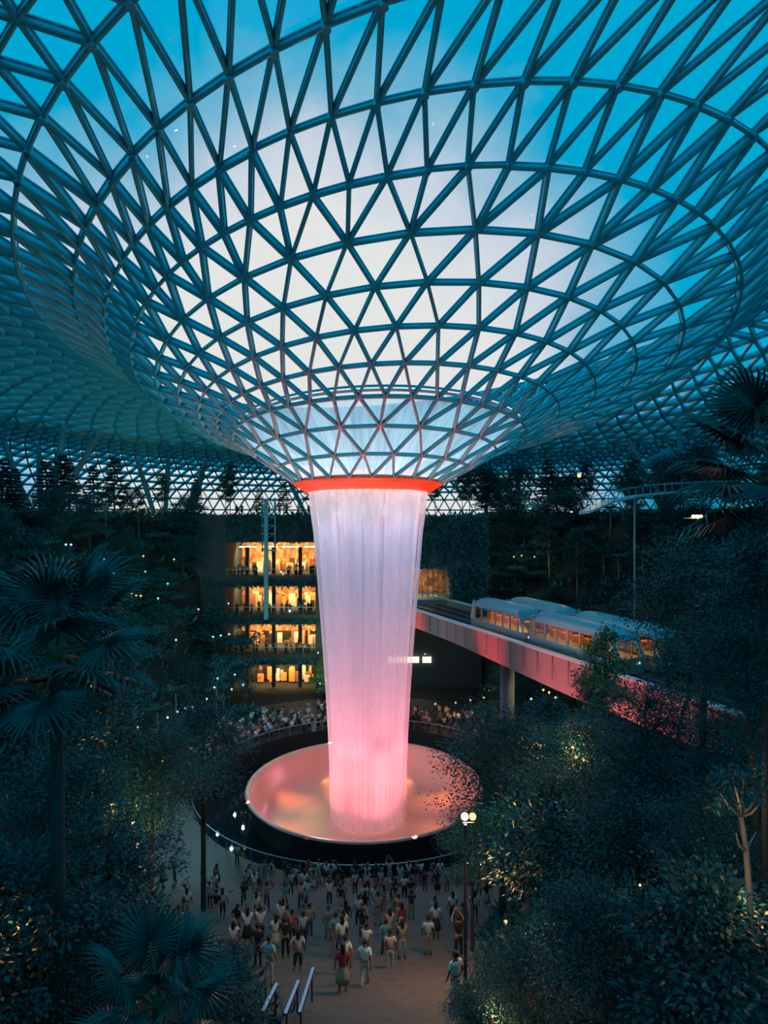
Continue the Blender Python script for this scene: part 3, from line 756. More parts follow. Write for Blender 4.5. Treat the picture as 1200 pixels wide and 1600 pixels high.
KIND = {
 'bushy': ('broadleaf_tree', [tree_meshes('bushy%d' % s, 8, 3.0, .30, 11, 66, 7600, .26, .62, M_leaf, M_bark, 10+s) for s in range(4)]),
 'layered': ('layered_tree', [tree_meshes('layered%d' % s, 8, 3.4, .35, 11, 60, 6500, .26, .22, M_leaf2, M_bark, 30+s) for s in range(3)]),
 'slender': ('slender_tree', [tree_meshes('slender%d' % s, 11, 1.9, .38, 12, 50, 5200, .26, .5, M_leaf, M_barkp, 50+s, trunk_r=.12) for s in range(3)]),
 'fine': ('small_leaved_tree', [tree_meshes('fine%d' % s, 8, 3.2, .28, 14, 110, 17000, .15, .55, M_leaf, M_bark, 70+s) for s in range(3)]),
 'conifer': ('conifer', [conifer_meshes('conifer%d' % s, 9, 2.2, 90+s) for s in range(3)]),
 'sapling': ('sapling', [tree_meshes('sapling0', 6, 1.5, .25, 10, 50, 4200, .2, .6, M_leaf3, M_bark, 120, trunk_r=.09)]),
}
TREE_R = random.Random(11)
def tree(kind, loc, H=None, spread=1.0, v=None, label=None, cat='tree', group=None, rz=None):
    name, variants = KIND[kind]; base = {'bushy': 8, 'layered': 8, 'slender': 11, 'fine': 8, 'conifer': 9, 'sapling': 6}[kind]
    tm, cm = variants[(v if v is not None else TREE_R.randrange(99)) % len(variants)]
    e = empty(name, loc, TREE_R.uniform(0, 6.28) if rz is None else rz)
    k = (H or base)/base; e.scale = (k*spread, k*spread, k)
    link('trunk', tm, e); link('crown', cm, e)
    if label: tag(e, label, cat, group)
    return e
def on_ground(p): return Vector((p.x, p.y, ground_z(p.x, p.y)-.05))
# foreground trees: crown centre pixel, depth, crown radius in pixels
UNIT = {'bushy': (8, 3.0), 'layered': (8, 3.4), 'slender': (11, 1.9), 'fine': (8, 3.2), 'conifer': (9, 2.2), 'sapling': (6, 1.5)}
TRUNK = {m: MB().tube([(0, 0, 0), (0, 0, 1)], [1.25, 1.0], 9).mesh('trunk', m) for m in (M_bark, M_barkp)}
def fg(kind, px, py, Y, rpx, label, v=0, rz=None):
    c = at(px, py, Y); gz = ground_z(c.x, c.y); H0, R0 = UNIT[kind]; k = rpx*Y/F/R0*.92
    base = c.z-.66*H0*k
    e = tree(kind, (c.x, c.y, base), H0*k, 1.0, v, label, rz=rz)
    if base > gz+.1:                      # a tall clear stem below the crown
        e.location.z = gz-.1; lift = (base-e.location.z)/k
        for ch in e.children: ch.location.z = lift
        st = link('trunk', TRUNK[M_bark], e); st.scale = (.155, .155, lift+.1)
    return e
fan_palm(at(88, 1030, 13.0)-Vector((0, 0, 11)), 11, 26, 1.05, 'large fan palm with arching pleated fronds filling the left edge', .14, 3, (-.75, 1.15))
fan_palm(at(1232, 742, 9.0)-Vector((0, 0, 9.5)), 9.5, 24, .80, 'fan palm with dark fronds reaching in at the upper right corner', .12, 5, (-.7, 1.2))
fan_palm(at(250, 1590, 12.0)-Vector((0, 0, 3.6)), 3.6, 16, .8, 'low fan palm in the dark bottom left corner', .1, 7, (-.3, 1.1))
FG = [
 ('fine', 235, 1215, 27, 95, 'small-leaved tree with warm-lit leaves behind the large fan palm', 0),
 ('fine', 318, 1165, 37, 82, 'teal-lit small-leaved tree standing left of the glowing basin', 1),
 ('bushy', 165, 1130, 26, 85, 'bushy tree behind the trunk of the large fan palm', 0),
 ('fine', 70, 1280, 16, 130, 'small-leaved tree low under the large fan palm', 2),
 ('bushy', 5, 1440, 13, 140, 'dark bushy tree cut by the left edge near the bottom corner', 1),
 ('bushy', 185, 1370, 19, 80, 'dark bushy tree below the warm-lit leaves at left', 2),
 ('fine', 110, 1500, 14, 130, 'dark small-leaved tree above the bottom left corner', 0),
 ('bushy', 345, 1560, 16, 62, 'low dark bushy tree left of the lit handrails', 3),
 ('bushy', 25, 1180, 22, 110, 'bushy tree at the left edge under the fan palm fronds', 2),
 ('fine', 785, 1195, 33, 108, 'teal-lit tree reaching its branches over the right of the basin', 1),
 ('bushy', 860, 1135, 37, 52, 'bushy tree in front of the bridge pier', 1),
 ('fine', 905, 1190, 25, 95, 'broad small-leaved tree right of the warm-lit lamp tree', 0),
 ('fine', 1015, 1150, 22, 110, 'large small-leaved tree below the right end of the bridge', 2),
 ('fine', 1098, 940, 19, 125, 'large small-leaved tree in front of the trains at right', 1),
 ('fine', 1180, 1060, 15, 120, 'dense small-leaved tree cut by the right edge below the fan palm', 0),
 ('bushy', 1060, 1035, 24, 62, 'bushy tree hiding the right end of the bridge', 3),
 ('fine', 1010, 1340, 18, 140, 'dark small-leaved tree in the middle of the right bank', 1),
 ('fine', 1110, 1300, 15, 90, 'dark tree left of the warm-lit trunk at right', 2),
 ('bushy', 885, 1355, 20, 110, 'dark bushy tree right of the lamp post', 0),
 ('fine', 950, 1490, 15, 130, 'dark small-leaved tree at lower right above the bottom edge', 0),
 ('bushy', 1120, 1490, 12.5, 150, 'dark bushy tree in the bottom right corner', 1),
 ('fine', 815, 1525, 16.5, 75, 'dark small-leaved tree right of the foot of the stair', 2),
 ('fine', 738, 1318, 27, 58, 'golden-lit small tree behind the twin lamp post', 1),
 ('bushy', 1195, 905, 14, 85, 'bushy tree at the right edge directly under the fan palm', 2),
 ('fine', 1130, 1185, 18, 95, 'small-leaved tree with amber-lit branches near the right edge', 0),
 ('bushy', 825, 1280, 26, 80, 'dark bushy tree between the lamp tree and the right bank', 3),
 ('fine', 1000, 1235, 20, 100, 'teal small-leaved tree in the centre of the right bank', 2),
 ('bushy', 935, 1090, 33, 45, 'low bushy crown under the sapling by the pink girder', 2),
] + [
 ('bushy', 372, 1600, 17, 40, 'small dark bush at the bottom edge just left of the lit handrail strips', 0),
 ('bushy', 362, 1512, 20, 40, 'small dark bush beside the stair, up the slope from the handrail strips', 1),
 ('bushy', 738, 1580, 17.5, 50, 'low dark bush at the right foot of the lamp post', 2),
]
for a_ in FG: fg(*a_)
fg('sapling', 935, 1035, 30, 46, 'slim green sapling standing against the pink bridge girder')

# trees on the terraced banks, in the rows one can make out
def bridge_y(px):
    tx = (px-600)/F; t = (4.05-tx*76.7)/(tx*BDIR.y-BDIR.x) if abs(tx*BDIR.y-BDIR.x) > 1e-6 else 99
    return 76.7+BDIR.y*t
def clear(x, y, m):
    if math.hypot(x-BX, y-BY) < 28.5+m: return False
    l, r = stair_x(min(max(y, 17), 47.5))
    if y < 52 and l-m-1 < x < r+m+1: return False
    if -30 < x < 16 and 92 < y < 109: return False
    p = Vector((x, y, 0))-BR0; s_ = p.dot(BN)
    if any(abs(x-c_.location.x)+abs(y-c_.location.y) < 2.6 for c_ in cobs): return False
    return not (-2.5-m < s_ < BW+2.5+m)
def scatter(n, xr, yr, sep, ok=lambda x, y: True, m=0):
    out = []; R_ = random.Random(hash((n, xr, yr)) & 0xffff)
    for _ in range(n*60):
        x, y = R_.uniform(*xr), R_.uniform(*yr); px = 600+F*x/y
        if not -40 < px < 1240 or not clear(x, y, m) or not ok(x, y): continue
        if any(math.hypot(x-a, y-b) < sep for a, b in out): continue
        out.append((x, y))
        if len(out) == n: break
    return out
def bank(pts, kinds, hr, fmt, group, cat='tree'):
    by = {}
    for x, y in pts:
        k = TREE_R.choice(kinds); z = ground_z(x, y)-.1
        up = ROOF.ray_cast(Vector((x, y, z)), Vector((0, 0, 1)))[0]; cap = .72*(up.z-z) if up else 99
        if k == 'palm': o = feather_palm((x, y, z), TREE_R.uniform(3, 6), 13, 1.0, TREE_R.randrange(999))
        else: o = tree(k, (x, y, z), min(cap, TREE_R.uniform(*hr)*(1.25 if k == 'slender' else 1)), TREE_R.uniform(.8, 1.15))
        by.setdefault(k, []).append(o)
    word = {'bushy': 'bushy tree', 'layered': 'layered feathery tree', 'slender': 'slender pale-stemmed tree', 'fine': 'small-leaved tree', 'conifer': 'dark conifer', 'palm': 'feather palm'}
    for k, os_ in by.items():
        label_row(os_, word[k]+' '+fmt+', %s', 'palm' if k == 'palm' else cat, word[k]+'s '+group)
far_front = lambda x, y: y > bridge_y(600+F*x/y)+6 or 600+F*x/y > 1030
bank(scatter(62, (-58, -17), (40, 100), 3.6, lambda x, y: ground_z(x, y) < 26 and 600+F*x/y < 372), ['layered', 'layered', 'slender', 'bushy', 'fine', 'palm'], (6.5, 10), 'on the dark left bank', 'on the left bank')
bank(scatter(46, (19, 62), (40, 104), 3.4, lambda x, y: ground_z(x, y) < 26 and far_front(x, y)), ['bushy', 'slender', 'layered', 'palm', 'bushy'], (6, 9.5), 'on the right bank behind the bridge', 'on the right bank')
bank(scatter(16, (-75, -24), (62, 112), 4.8, lambda x, y: ground_z(x, y) > 26 and 600+F*x/y < 400), ['conifer', 'conifer', 'conifer', 'slender'], (6, 10.5), 'on the upper left terrace', 'on the upper left terrace')
bank(scatter(26, (17, 75), (62, 122), 4.4, lambda x, y: ground_z(x, y) > 26), ['bushy', 'conifer', 'slender', 'bushy'], (7.5, 10.5), 'on the upper right terrace', 'on the upper right terrace')
bank([(-27, 110.5), (-22, 111), (-17.5, 110), (-13, 111.5), (-9.5, 110), (12, 96), (9, 111), (15, 110.5), (5, 112)], ['conifer', 'bushy', 'slender'], (5, 8), 'behind the roof garden over the shops', 'on the roof garden')
for o in [q_ for q_ in S.objects if q_.get('group', '').endswith('roof garden')]: o.location.z = 27.9
gt = [(-26.2, 93.2, 'layered', 15), (-22.6, 91.0, 'bushy', 8.5), (-30.2, 98.5, 'layered', 8.5), (-30.5, 94.5, 'bushy', 7), (-9.2, 98.4, 'slender', 9), (-9.6, 95.4, 'sapling', 6.5), (-25.6, 96.4, 'layered', 6), (17.3, 88.5, 'slender', 9), (17.5, 84, 'bushy', 8)]
lab = ['tall feathery tree rising at the left end of the gallery', 'round bushy tree in front of the lowest left shop windows', 'feathery tree left of the lit shop floors', 'bushy tree some way left of the lit shop floors', 'slender tree right of the lit shop floors', 'yellow-green sapling between the lowest shop floor and the waterfall', 'low feathery tree in front of the lowest shop floor', 'slender tree beside the tunnel portal', 'bushy tree right of the tunnel portal']
for (x, y, k, h), l_ in zip(gt, lab): tree(k, (x, y, ground_z(x, y)), h, 1, None, l_)

# ferns and low shrubs covering the banks: beyond counting
r = np.random.default_rng(5); C_ = []; D_ = []
cnt = 0
while cnt < 6400:
    if cnt % 5 == 0: y = r.uniform(5, 26); x = r.choice([-1, 1])*r.uniform(.42*y, 6+y*.9)
    else: y = r.uniform(19, 110); x = y*r.uniform(-.66, .66)
    if not clear(x, y, -1.2): continue
    z = ground_z(x, y)
    if z < 0 and y > 90: continue
    n = 16; a = r.uniform(0, 6.28, n); el = r.uniform(.1, 1.2, n); s_ = .35+y/75
    C_.append(np.tile([x, y, z], (n, 1))+r.normal(size=(n, 3))*[.35*s_, .35*s_, .12]); D_.append(np.c_[np.cos(a)*np.cos(el), np.sin(a)*np.cos(el), np.sin(el)]); cnt += 1
c_ = np.concatenate(C_); v, f = leaf_quads(c_, np.concatenate(D_), np.clip(c_[:, 1]/48, .45, 1.4), .26, r)
o = link('undergrowth', mesh('undergrowth', v, f, M_fern)); tag(o, 'low ferns and shrubs covering the dark banks on both sides', 'undergrowth', None, 'stuff')
C_ = []; D_ = []                           # creeper hanging over the portal block and the gallery fascia
for (x0, x1, yf, z0, z1, n) in ((-8, 14.2, 85.85, 20.9, 28.2, 9000), (8.9, 14.2, 85.85, 13, 21, 2600), (-28.4, -9.4, 98.05, 23.9, 28.2, 5200), (-28.4, -9.4, 97.6, 16.9, 17.9, 900), (-28.4, -9.4, 97.6, 11.2, 12.1, 900), (-28.4, -9.4, 97.6, 5, 5.9, 900)):
    C_.append(np.c_[r.uniform(x0, x1, n), yf+r.normal(0, .18, n), z1-(z1-z0)*r.beta(1, 1.3, n)]); D_.append(np.c_[r.normal(0, .6, n), -abs(r.normal(0, .5, n)), -abs(r.normal(.7, .4, n))])
v, f = leaf_quads(np.concatenate(C_), np.concatenate(D_), .5, .5, r)
o = link('creeper', mesh('creeper', v, f, M_fern)); tag(o, 'creeper trailing over the concrete portal and the gallery fascias', 'creeper', None, 'stuff')

# ------------------------------------------------------------------ people
M_skin = mat('skin', (.34, .20, .14), .6); M_skin2 = mat('darker_skin', (.20, .11, .07), .6)
M_hair = mat('dark_hair', (.012, .01, .009), .5); M_shoe = mat('shoe', (.05, .05, .05), .6); M_cloth = objcol_mat('clothing'); M_eye = mat('dark_eye', (.01, .01, .01), .3); M_lips = mat('lips', (.25, .08, .07), .5)
M_phone = emit_mat('phone_screen', (.6, .8, 1), 1.5)
def skinned(pts, edges, rad, root=0, sub=1):
    me = bpy.data.meshes.new('tmp'); me.from_pydata([tuple(p) for p in pts], edges, [])
    o = bpy.data.objects.new('tmp', me); COL.objects.link(o)
    m = o.modifiers.new('skin', 'SKIN'); m.use_smooth_shade = True
    if sub: ms = o.modifiers.new('sub', 'SUBSURF'); ms.levels = sub; ms.render_levels = sub
    for i, r_ in enumerate(rad):
        sv = me.skin_vertices[0].data[i]; sv.radius = r_ if isinstance(r_, tuple) else (r_, r_); sv.use_root = i == root
    dg = bpy.context.evaluated_depsgraph_get()
    out = bpy.data.meshes.new_from_object(o.evaluated_get(dg))
    V = [tuple(v.co) for v in out.vertices]; Fc = [tuple(p.vertices) for p in out.polygons]
    bpy.data.objects.remove(o); bpy.data.meshes.remove(me); bpy.data.meshes.remove(out)
    return V, Fc
# joint targets for (left, right): elbow, wrist ; knee, ankle
POSES = {
 'stand': dict(el=((-.25, -.02, 1.12), (.25, -.02, 1.12)), wr=((-.26, .08, .88), (.26, .08, .88)), kn=((-.10, .02, .49), (.10, .02, .49)), an=((-.11, 0, .08), (.11, 0, .08))),
 'phone': dict(el=((-.24, .16, 1.22), (.26, .14, 1.20)), wr=((-.08, .34, 1.45), (.08, .34, 1.46)), kn=((-.11, .02, .49), (.10, .02, .49)), an=((-.13, 0, .08), (.12, .02, .08))),
 'raise': dict(el=((-.27, .12, 1.50), (.27, .10, 1.48)), wr=((-.10, .20, 1.76), (.10, .20, 1.75)), kn=((-.10, .02, .49), (.11, .02, .49)), an=((-.10, 0, .08), (.13, 0, .08))),
 'walk': dict(el=((-.25, .10, 1.13), (.25, -.14, 1.13)), wr=((-.23, .26, .95), (.24, -.18, .89)), kn=((-.09, -.06, .50), (.09, .16, .50)), an=((-.09, -.28, .14), (.09, .26, .08))),
 'hip': dict(el=((-.33, -.06, 1.15), (.25, -.02, 1.12)), wr=((-.17, .06, 1.02), (.25, .10, .88)), kn=((-.12, .03, .49), (.09, .0, .49)), an=((-.17, .02, .08), (.09, 0, .08))),
}
def body_parts(pose, fine, long_hair, skirt):
    P = POSES[pose]; R3 = lambda p: np.array(p, float)
    sh = ((-.17, 0, 1.38), (.17, 0, 1.38)); hp = ((-.09, 0, .90), (.09, 0, .90))
    pts = [(0, 0, .97), (0, .01, 1.14), (0, 0, 1.32), (0, 0, 1.44), (0, .01, 1.52), (0, .02, 1.60), (0, .015, 1.685)]
    rad = [(.135, .10), (.12, .09), (.15, .10), (.055, .055), (.068, .075), (.078, .095), (.05, .06)]
    ed_ = [(i, i+1) for i in range(6)]
    def add(p, r_, par): pts.append(tuple(p)); rad.append(r_); ed_.append((par, len(pts)-1)); return len(pts)-1
    for s in (0, 1):
        a = add(sh[s], .058, 2); b = add(P['el'][s], .043, a); c = add(P['wr'][s], .03, b)
        e_, w_ = R3(P['el'][s]), R3(P['wr'][s]); d = (w_-e_)/np.linalg.norm(w_-e_); sd = np.cross(d, [0, 1, 0] if abs(d[1]) < .8 else [0, 0, 1]); sd /= np.linalg.norm(sd)
        palm = add(w_+d*.06, (.036, .02), c)
        if fine:
            for k, (o_, ln) in enumerate(((-.028, .062), (-.009, .072), (.010, .068), (.028, .055))):
                f1 = add(w_+d*.095+sd*o_, .0095, palm); f2 = add(w_+d*(.095+ln*.55)+sd*o_+np.array([0, .012, 0]), .0085, f1); add(w_+d*(.095+ln*.95)+sd*o_+np.array([0, .03, 0]), .007, f2)
            tsg = 1 if s == 0 else -1; t1 = add(w_+d*.045+sd*.042*tsg, .011, palm); add(w_+d*.085+sd*.06*tsg, .009, t1)
        else: add(w_+d*.15, .02, palm)
        a = add(hp[s], .088, 0); b = add(P['kn'][s], .058, a); c = add(P['an'][s], .038, b); add(R3(P['an'][s])+[0, .15, -.045], .036, c)
    V, Fc = skinned(pts, ed_, rad, 0, 1 if fine else 0)
    face = MB()
    if fine:
        face.ball((0, .125, 1.585), (.014, .02, .022), 8, 5)
        for s in (-1, 1): face.ball((s*.082, .015, 1.585), (.012, .024, .034), 8, 5)
        face.cur = 1
        for s in (-1, 1): face.ball((s*.031, .107, 1.607), (.012, .008, .008), 8, 4)
        face.cur = 2; face.ball((0, .108, 1.545), (.024, .008, .007), 8, 4)
    # clothes: the same joints, a little fatter, ending at neck, sleeve and hem
    mid = lambda a, b, t_: tuple(R3(a)*(1-t_)+R3(b)*t_)
    sp = [(0, 0, .92), (0, .01, 1.13), (0, 0, 1.32), (0, 0, 1.405)]; sr = [(.158, .122), (.14, .11), (.17, .12), (.085, .075)]; se = [(0, 1), (1, 2), (2, 3)]
    for s in (0, 1):
        sp += [sh[s], mid(sh[s], P['el'][s], .75)]; sr += [.075, .062]; se += [(2, len(sp)-2), (len(sp)-2, len(sp)-1)]
    shirt = skinned(sp, se, sr, 0, 1 if fine else 0)
    if skirt:
        k = MB(); k.lathe([(.13, .98), (.16, .90), (.21, .70), (.25, .48), (.24, .48), (.15, .9)], 14); pants = (k.v, k.f)
    else:
        hem = .93 if long_hair is False else .35
        tp_ = [(0, 0, .97), (0, 0, .90)]; tr_ = [(.142, .108), (.145, .11)]; te = [(0, 1)]
        for s in (0, 1):
            end = mid(P['kn'][s], P['an'][s], hem); tp_ += [hp[s], P['kn'][s], end]; tr_ += [.102, .074, .058]; n_ = len(tp_); te += [(1, n_-3), (n_-3, n_-2), (n_-2, n_-1)]
        pants = skinned(tp_, te, tr_, 0, 1 if fine else 0)
    h = MB(); h.ball((0, -.006, 1.635), (.094, .112, .10), 12, 8)
    h.v = [(x, min(y, .055) if z < 1.64 else y, max(z, 1.56)) for x, y, z in h.v]
    if long_hair: h.ball((0, -.075, 1.50), (.085, .05, .16), 10, 7)
    shoes = MB()
    for s in (0, 1):
        a = P['an'][s]; shoes.ball((a[0], a[1]+.06, a[2]-.035), (.05, .13, .048), 10, 6)
    ph = None
    if pose in ('phone', 'raise'):
        w_ = (R3(P['wr'][0])+R3(P['wr'][1]))/2; ph = MB(); ph.box(tuple(w_+[0, .05, .12]), (.15, .012, .08)); 
    return (V, Fc), face, shirt, pants, h, shoes, ph
PEOPLE = {}
def proto(pose, long_hair, skirt, fine):
    key = (pose, long_hair, skirt, fine)
    if key in PEOPLE: return PEOPLE[key]
    (V, Fc), face, shirt, pants, h, shoes, ph = body_parts(pose, fine, long_hair, skirt)
    sk = M_skin if len(PEOPLE) % 3 else M_skin2
    if fine:
        b = MB(); b.add(V, Fc); b.v += face.v; n0 = len(V)
        for q_, m_ in zip(face.f, face.m): b.f.append([n0+i for i in q_]); b.m.append(m_)
        PEOPLE[key] = dict(person=b.mesh('person', [sk, M_eye, M_lips], True), shirt=mesh('shirt', *shirt, M_cloth, True), trousers=mesh('skirt' if skirt else 'trousers', *pants, M_cloth, True), hair=h.mesh('hair', M_hair, True), shoes=shoes.mesh('shoes', M_shoe, True))
    else:
        b = MB()
        for k, (v_, f_) in enumerate(((V, Fc), shirt, pants, (h.v, h.f), (shoes.v, shoes.f))): b.cur = k; b.add(v_, f_)
        m_tr = mat('dark_trousers', (.02, .025, .035), .8) if 'dark_trousers' not in bpy.data.materials else bpy.data.materials['dark_trousers']
        PEOPLE[key] = dict(person=b.mesh('person', [sk, M_cloth, m_tr, M_hair, M_shoe], True))
    return PEOPLE[key]
SHIRTS = [('white', (.75, .74, .72)), ('pale blue', (.35, .52, .62)), ('black', (.02, .02, .025)), ('grey', (.22, .23, .24)), ('red', (.45, .05, .05)), ('pale pink', (.65, .42, .40)), ('tan', (.40, .28, .18)), ('teal', (.06, .30, .32))]
WTS = [26, 14, 20, 10, 8, 8, 7, 7]
PR = random.Random(42)
crowd_ = {}
def person(x, y, z, zone, fine=False, face_to=(BX, BY), shirt=None, pose=None, sc=None, skirt=None, rz=None):
    nm, c = shirt or PR.choices(SHIRTS, WTS)[0]
    pose = pose or PR.choices(['stand', 'phone', 'raise', 'walk', 'hip'], [34, 20, 12, 12, 14] if fine else [40, 20, 16, 4, 12])[0]
    lh = PR.random() < .45; sk = (lh and PR.random() < .3) if skirt is None else skirt
    pr = proto(pose, lh, sk, fine)
    a = math.atan2(face_to[1]-y, face_to[0]-x)-PI/2+PR.uniform(-.45, .45) if rz is None else rz
    o = link('person', pr['person'], None, (x, y, z)); o.rotation_euler = (0, 0, a); k = sc or PR.uniform(.92, 1.06); o.scale = (k, k, k); o.color = (*c, 1)
    if fine:
        s_ = link('shirt', pr['shirt'], o); s_.color = (*c, 1)
        t_ = link('skirt' if sk else 'trousers', pr['trousers'], o); t_.color = (*PR.choice([(.03, .035, .05), (.06, .08, .13), (.30, .26, .20), (.02, .02, .02), (.45, .45, .44)]), 1)
        link('hair', pr['hair'], o); link('shoes', pr['shoes'], o)
    crowd_.setdefault((zone, nm), []).append(o)
    return o
def crowd(n, gen, zone, sep, **kw):
    pts = []
    for _ in range(n*80):
        p = gen()
        if p is None or any(math.hypot(p[0]-a, p[1]-b) < sep for a, b in pts): continue
        pts.append(p[:2]); person(*p, zone, **kw)
        if len(pts) == n: break
def ring_gen(p0, p1, r0=17.9, r1=25.5):
    def g_():
        r_ = r0+(r1-r0)*PR.random()**1.7; a = PR.uniform(-.2, PI+.2); x, y = BX+r_*math.cos(a), BY+r_*math.sin(a)
        return (x, y, 0) if p0 < 600+F*x/y < p1 else None
    return g_
crowd(112, ring_gen(318, 512), 'in the crowd left of the waterfall', .62)
crowd(56, ring_gen(640, 800), 'in the crowd right of the waterfall', .62)
for k, nm in ((1, 'lowest raised'), (2, 'middle'), (3, 'topmost')):
    crowd(15, lambda: (PR.uniform(GX0+.8, GX1-.6), GY-1.75+PR.random()**2*1.6, decks[k]+.1), 'on the %s shop balcony' % nm, .5)
crowd(10, lambda: (PR.uniform(GX0+1, GX1), GY-1.4+PR.uniform(0, 2), 28.02), 'on the roof garden above the shops', .6)
def stair_gen():
    y = 19.6+28.5*PR.random()**.75; l, r = stair_x(y); x = PR.uniform(l+.5, r-.5); px = 600+F*x/y
    if px > 770 or (px < 370 and PR.random() < .45): return None
    i = int((47.5-y)/run+1e-6); return (x, y, rise*(i+1)) if y < 47.3 else (x, y, 0)
crowd(98, stair_gen, 'on the timber stair below the basin', .85, fine=True)
def near_left():
    r_ = PR.uniform(18, 27); a = PR.uniform(PI+.1, PI*1.45); return (BX+r_*math.cos(a), BY+r_*math.sin(a), 0)
crowd(18, near_left, 'on the paving left of the moat', 1.0, fine=True)
crowd(22, lambda: (PR.uniform(-11, 6), PR.uniform(47.55, 48.25), 0), 'at the near moat railing', .55, fine=True)
for (zone, nm), os_ in crowd_.items():
    os_.sort(key=lambda o: o.location.x/o.location.y)
    n_ = len(os_)
    for i, o in enumerate(os_):
        w_ = '' if n_ == 1 else ', leftmost such' if i == 0 else ', rightmost such' if i == n_-1 else ', %s such from left' % ordinal(i)
        tag(o, 'person in %s top %s%s' % (nm, zone, w_), 'person', 'people '+zone)

# ------------------------------------------------------------------ lamps among the planting
WARM = (1, .52, .20); COLD = (.45, .85, 1.0); GREEN = (.12, 1, .55); BLUE = (.25, .6, 1); VIOLET = (.85, .35, .9)
EM = {}
lamps_ = {}
def garden_lamp(px, py, Y, col, cname, power=60, rad=.13, tall=.5, where='on the left bank', grounded=False):
    c = at(px, py, Y)
    if Y < 20: rad = .03; power *= 1.5
    e = empty('garden_lamp', c-Vector((0, 0, tall)))
    q = MB(); q.tube([(0, 0, 0), (0, 0, tall-.1)], .03, 6); q.build('stake', M_dark, e)
    key = (col, rad)
    if key not in EM: EM[key] = (emit_mat(cname+'_bulb', col, 1.7), )
    q = MB(); q.ball((0, 0, tall), rad, 10, 7); q.build('bulb', EM[key][0], e)
    q = MB(); q.tube([(0, .0, tall-.3), (0, 0, tall-.08)], [.05, rad*.9], 8); q.build('lamp_housing', M_dark, e)
    if power: point('glow', e, (0, -.1, tall+rad+.15), col, power*(1.2 if cname in ('green', 'lime', 'blue', 'violet') else 2.2 if Y > 50 else 1), .15)
    lamps_.setdefault((cname, where), []).append(e)
LB = 'on the left bank'; RB = 'on the right bank'
for px, py, Y, col, cn, pw in [(103, 851, 62, BLUE, 'blue', 200), (111, 851, 62, BLUE, 'blue', 0), (162, 874, 70, COLD, 'cool white', 60), (150, 897, 66, COLD, 'cool white', 0), (178, 897, 66, COLD, 'cool white', 60),
    (227, 893, 76, GREEN, 'green', 260), (272, 874, 78, GREEN, 'green', 260), (262, 912, 72, GREEN, 'green', 220), (247, 935, 70, GREEN, 'green', 160), (275, 1000, 64, GREEN, 'green', 60), (333, 995, 74, COLD, 'cool white', 60), (345, 993, 74, COLD, 'cool white', 0), (358, 991, 74, COLD, 'cool white', 0),
    (206, 928, 64, WARM, 'warm', 100), (213, 930, 64, WARM, 'warm', 0), (220, 931, 64, WARM, 'warm', 0), (190, 931, 64, WARM, 'warm', 60), (198, 997, 58, WARM, 'warm', 60), (224, 869, 74, WARM, 'warm', 120), (88, 930, 60, WARM, 'warm', 40),
    (310, 952, 72, VIOLET, 'violet', 60), (357, 943, 78, VIOLET, 'violet', 40),
    (262, 1121, 60, COLD, 'cool white', 200), (300, 1105, 64, COLD, 'cool white', 260), (323, 1092, 68, COLD, 'cool white', 240), (335, 1074, 74, COLD, 'cool white', 160), (362, 1077, 76, COLD, 'cool white', 120), (380, 1070, 80, COLD, 'cool white', 120), (340, 1060, 80, COLD, 'cool white', 80), (367, 1054, 84, COLD, 'cool white', 80), (215, 1136, 46, COLD, 'cool white', 60), (277, 1112, 62, COLD, 'cool white', 0), (290, 1107, 62, COLD, 'cool white', 0),
    (500, 1068, 92, COLD, 'cool white', 80), (510, 1062, 92, (.8, 1, .4), 'lime', 200), (490, 985, 93, (.8, 1, .4), 'lime', 260), (497, 1020, 93, (.8, 1, .4), 'lime', 160),
    (254, 1190, 36, WARM, 'warm', 30), (300, 1170, 40, WARM, 'warm', 20), (143, 1233, 24, WARM, 'warm', 60), (175, 1258, 24, WARM, 'warm', 60), (208, 1285, 24.6, WARM, 'warm', 200), (215, 1320, 23, WARM, 'warm', 60), (88, 1370, 18, WARM, 'warm', 8), (106, 1451, 16, COLD, 'cool white', 4), (75, 1481, 15, WARM, 'warm', 6), (30, 1450, 13, WARM, 'warm', 8)]:
    garden_lamp(px, py, Y, col, cn, pw, .11 if Y > 50 else .06, where=LB)
for px, py, Y, col, cn, pw in [(803, 870, 92, WARM, 'warm', 140), (815, 868, 92, WARM, 'warm', 0), (835, 870, 92, WARM, 'warm', 60), (849, 1078, 62, WARM, 'warm', 200), (858, 1082, 62, WARM, 'warm', 0), (868, 1090, 60, WARM, 'warm', 60), (891, 1084, 60, WARM, 'warm', 0), (830, 1092, 66, COLD, 'cool white', 40), (874, 950, 70, WARM, 'warm', 0), (664, 1022, 90, BLUE, 'blue', 60), (680, 1100, 84, WARM, 'warm', 60), (712, 1098, 84, WARM, 'warm', 60), (735, 1094, 84, WARM, 'warm', 60), (756, 1090, 84, WARM, 'warm', 60),
    (1180, 861, 30, WARM, 'warm', 100), (1190, 864, 30, WARM, 'warm', 0), (900, 1183, 24, WARM, 'warm', 40), (895, 1168, 24.5, WARM, 'warm', 50), (913, 1188, 24, WARM, 'warm', 0), (845, 1165, 33, WARM, 'warm', 60), (1155, 1262, 13.6, WARM, 'warm', 14), (1170, 1420, 12.6, WARM, 'warm', 18), (770, 1588, 16, WARM, 'warm', 30), (1000, 1383, 15, WARM, 'warm', 5), (790, 1440, 21, WARM, 'warm', 40)]:
    garden_lamp(px, py, Y, col, cn, pw, .11 if Y > 50 else .06, where=RB)
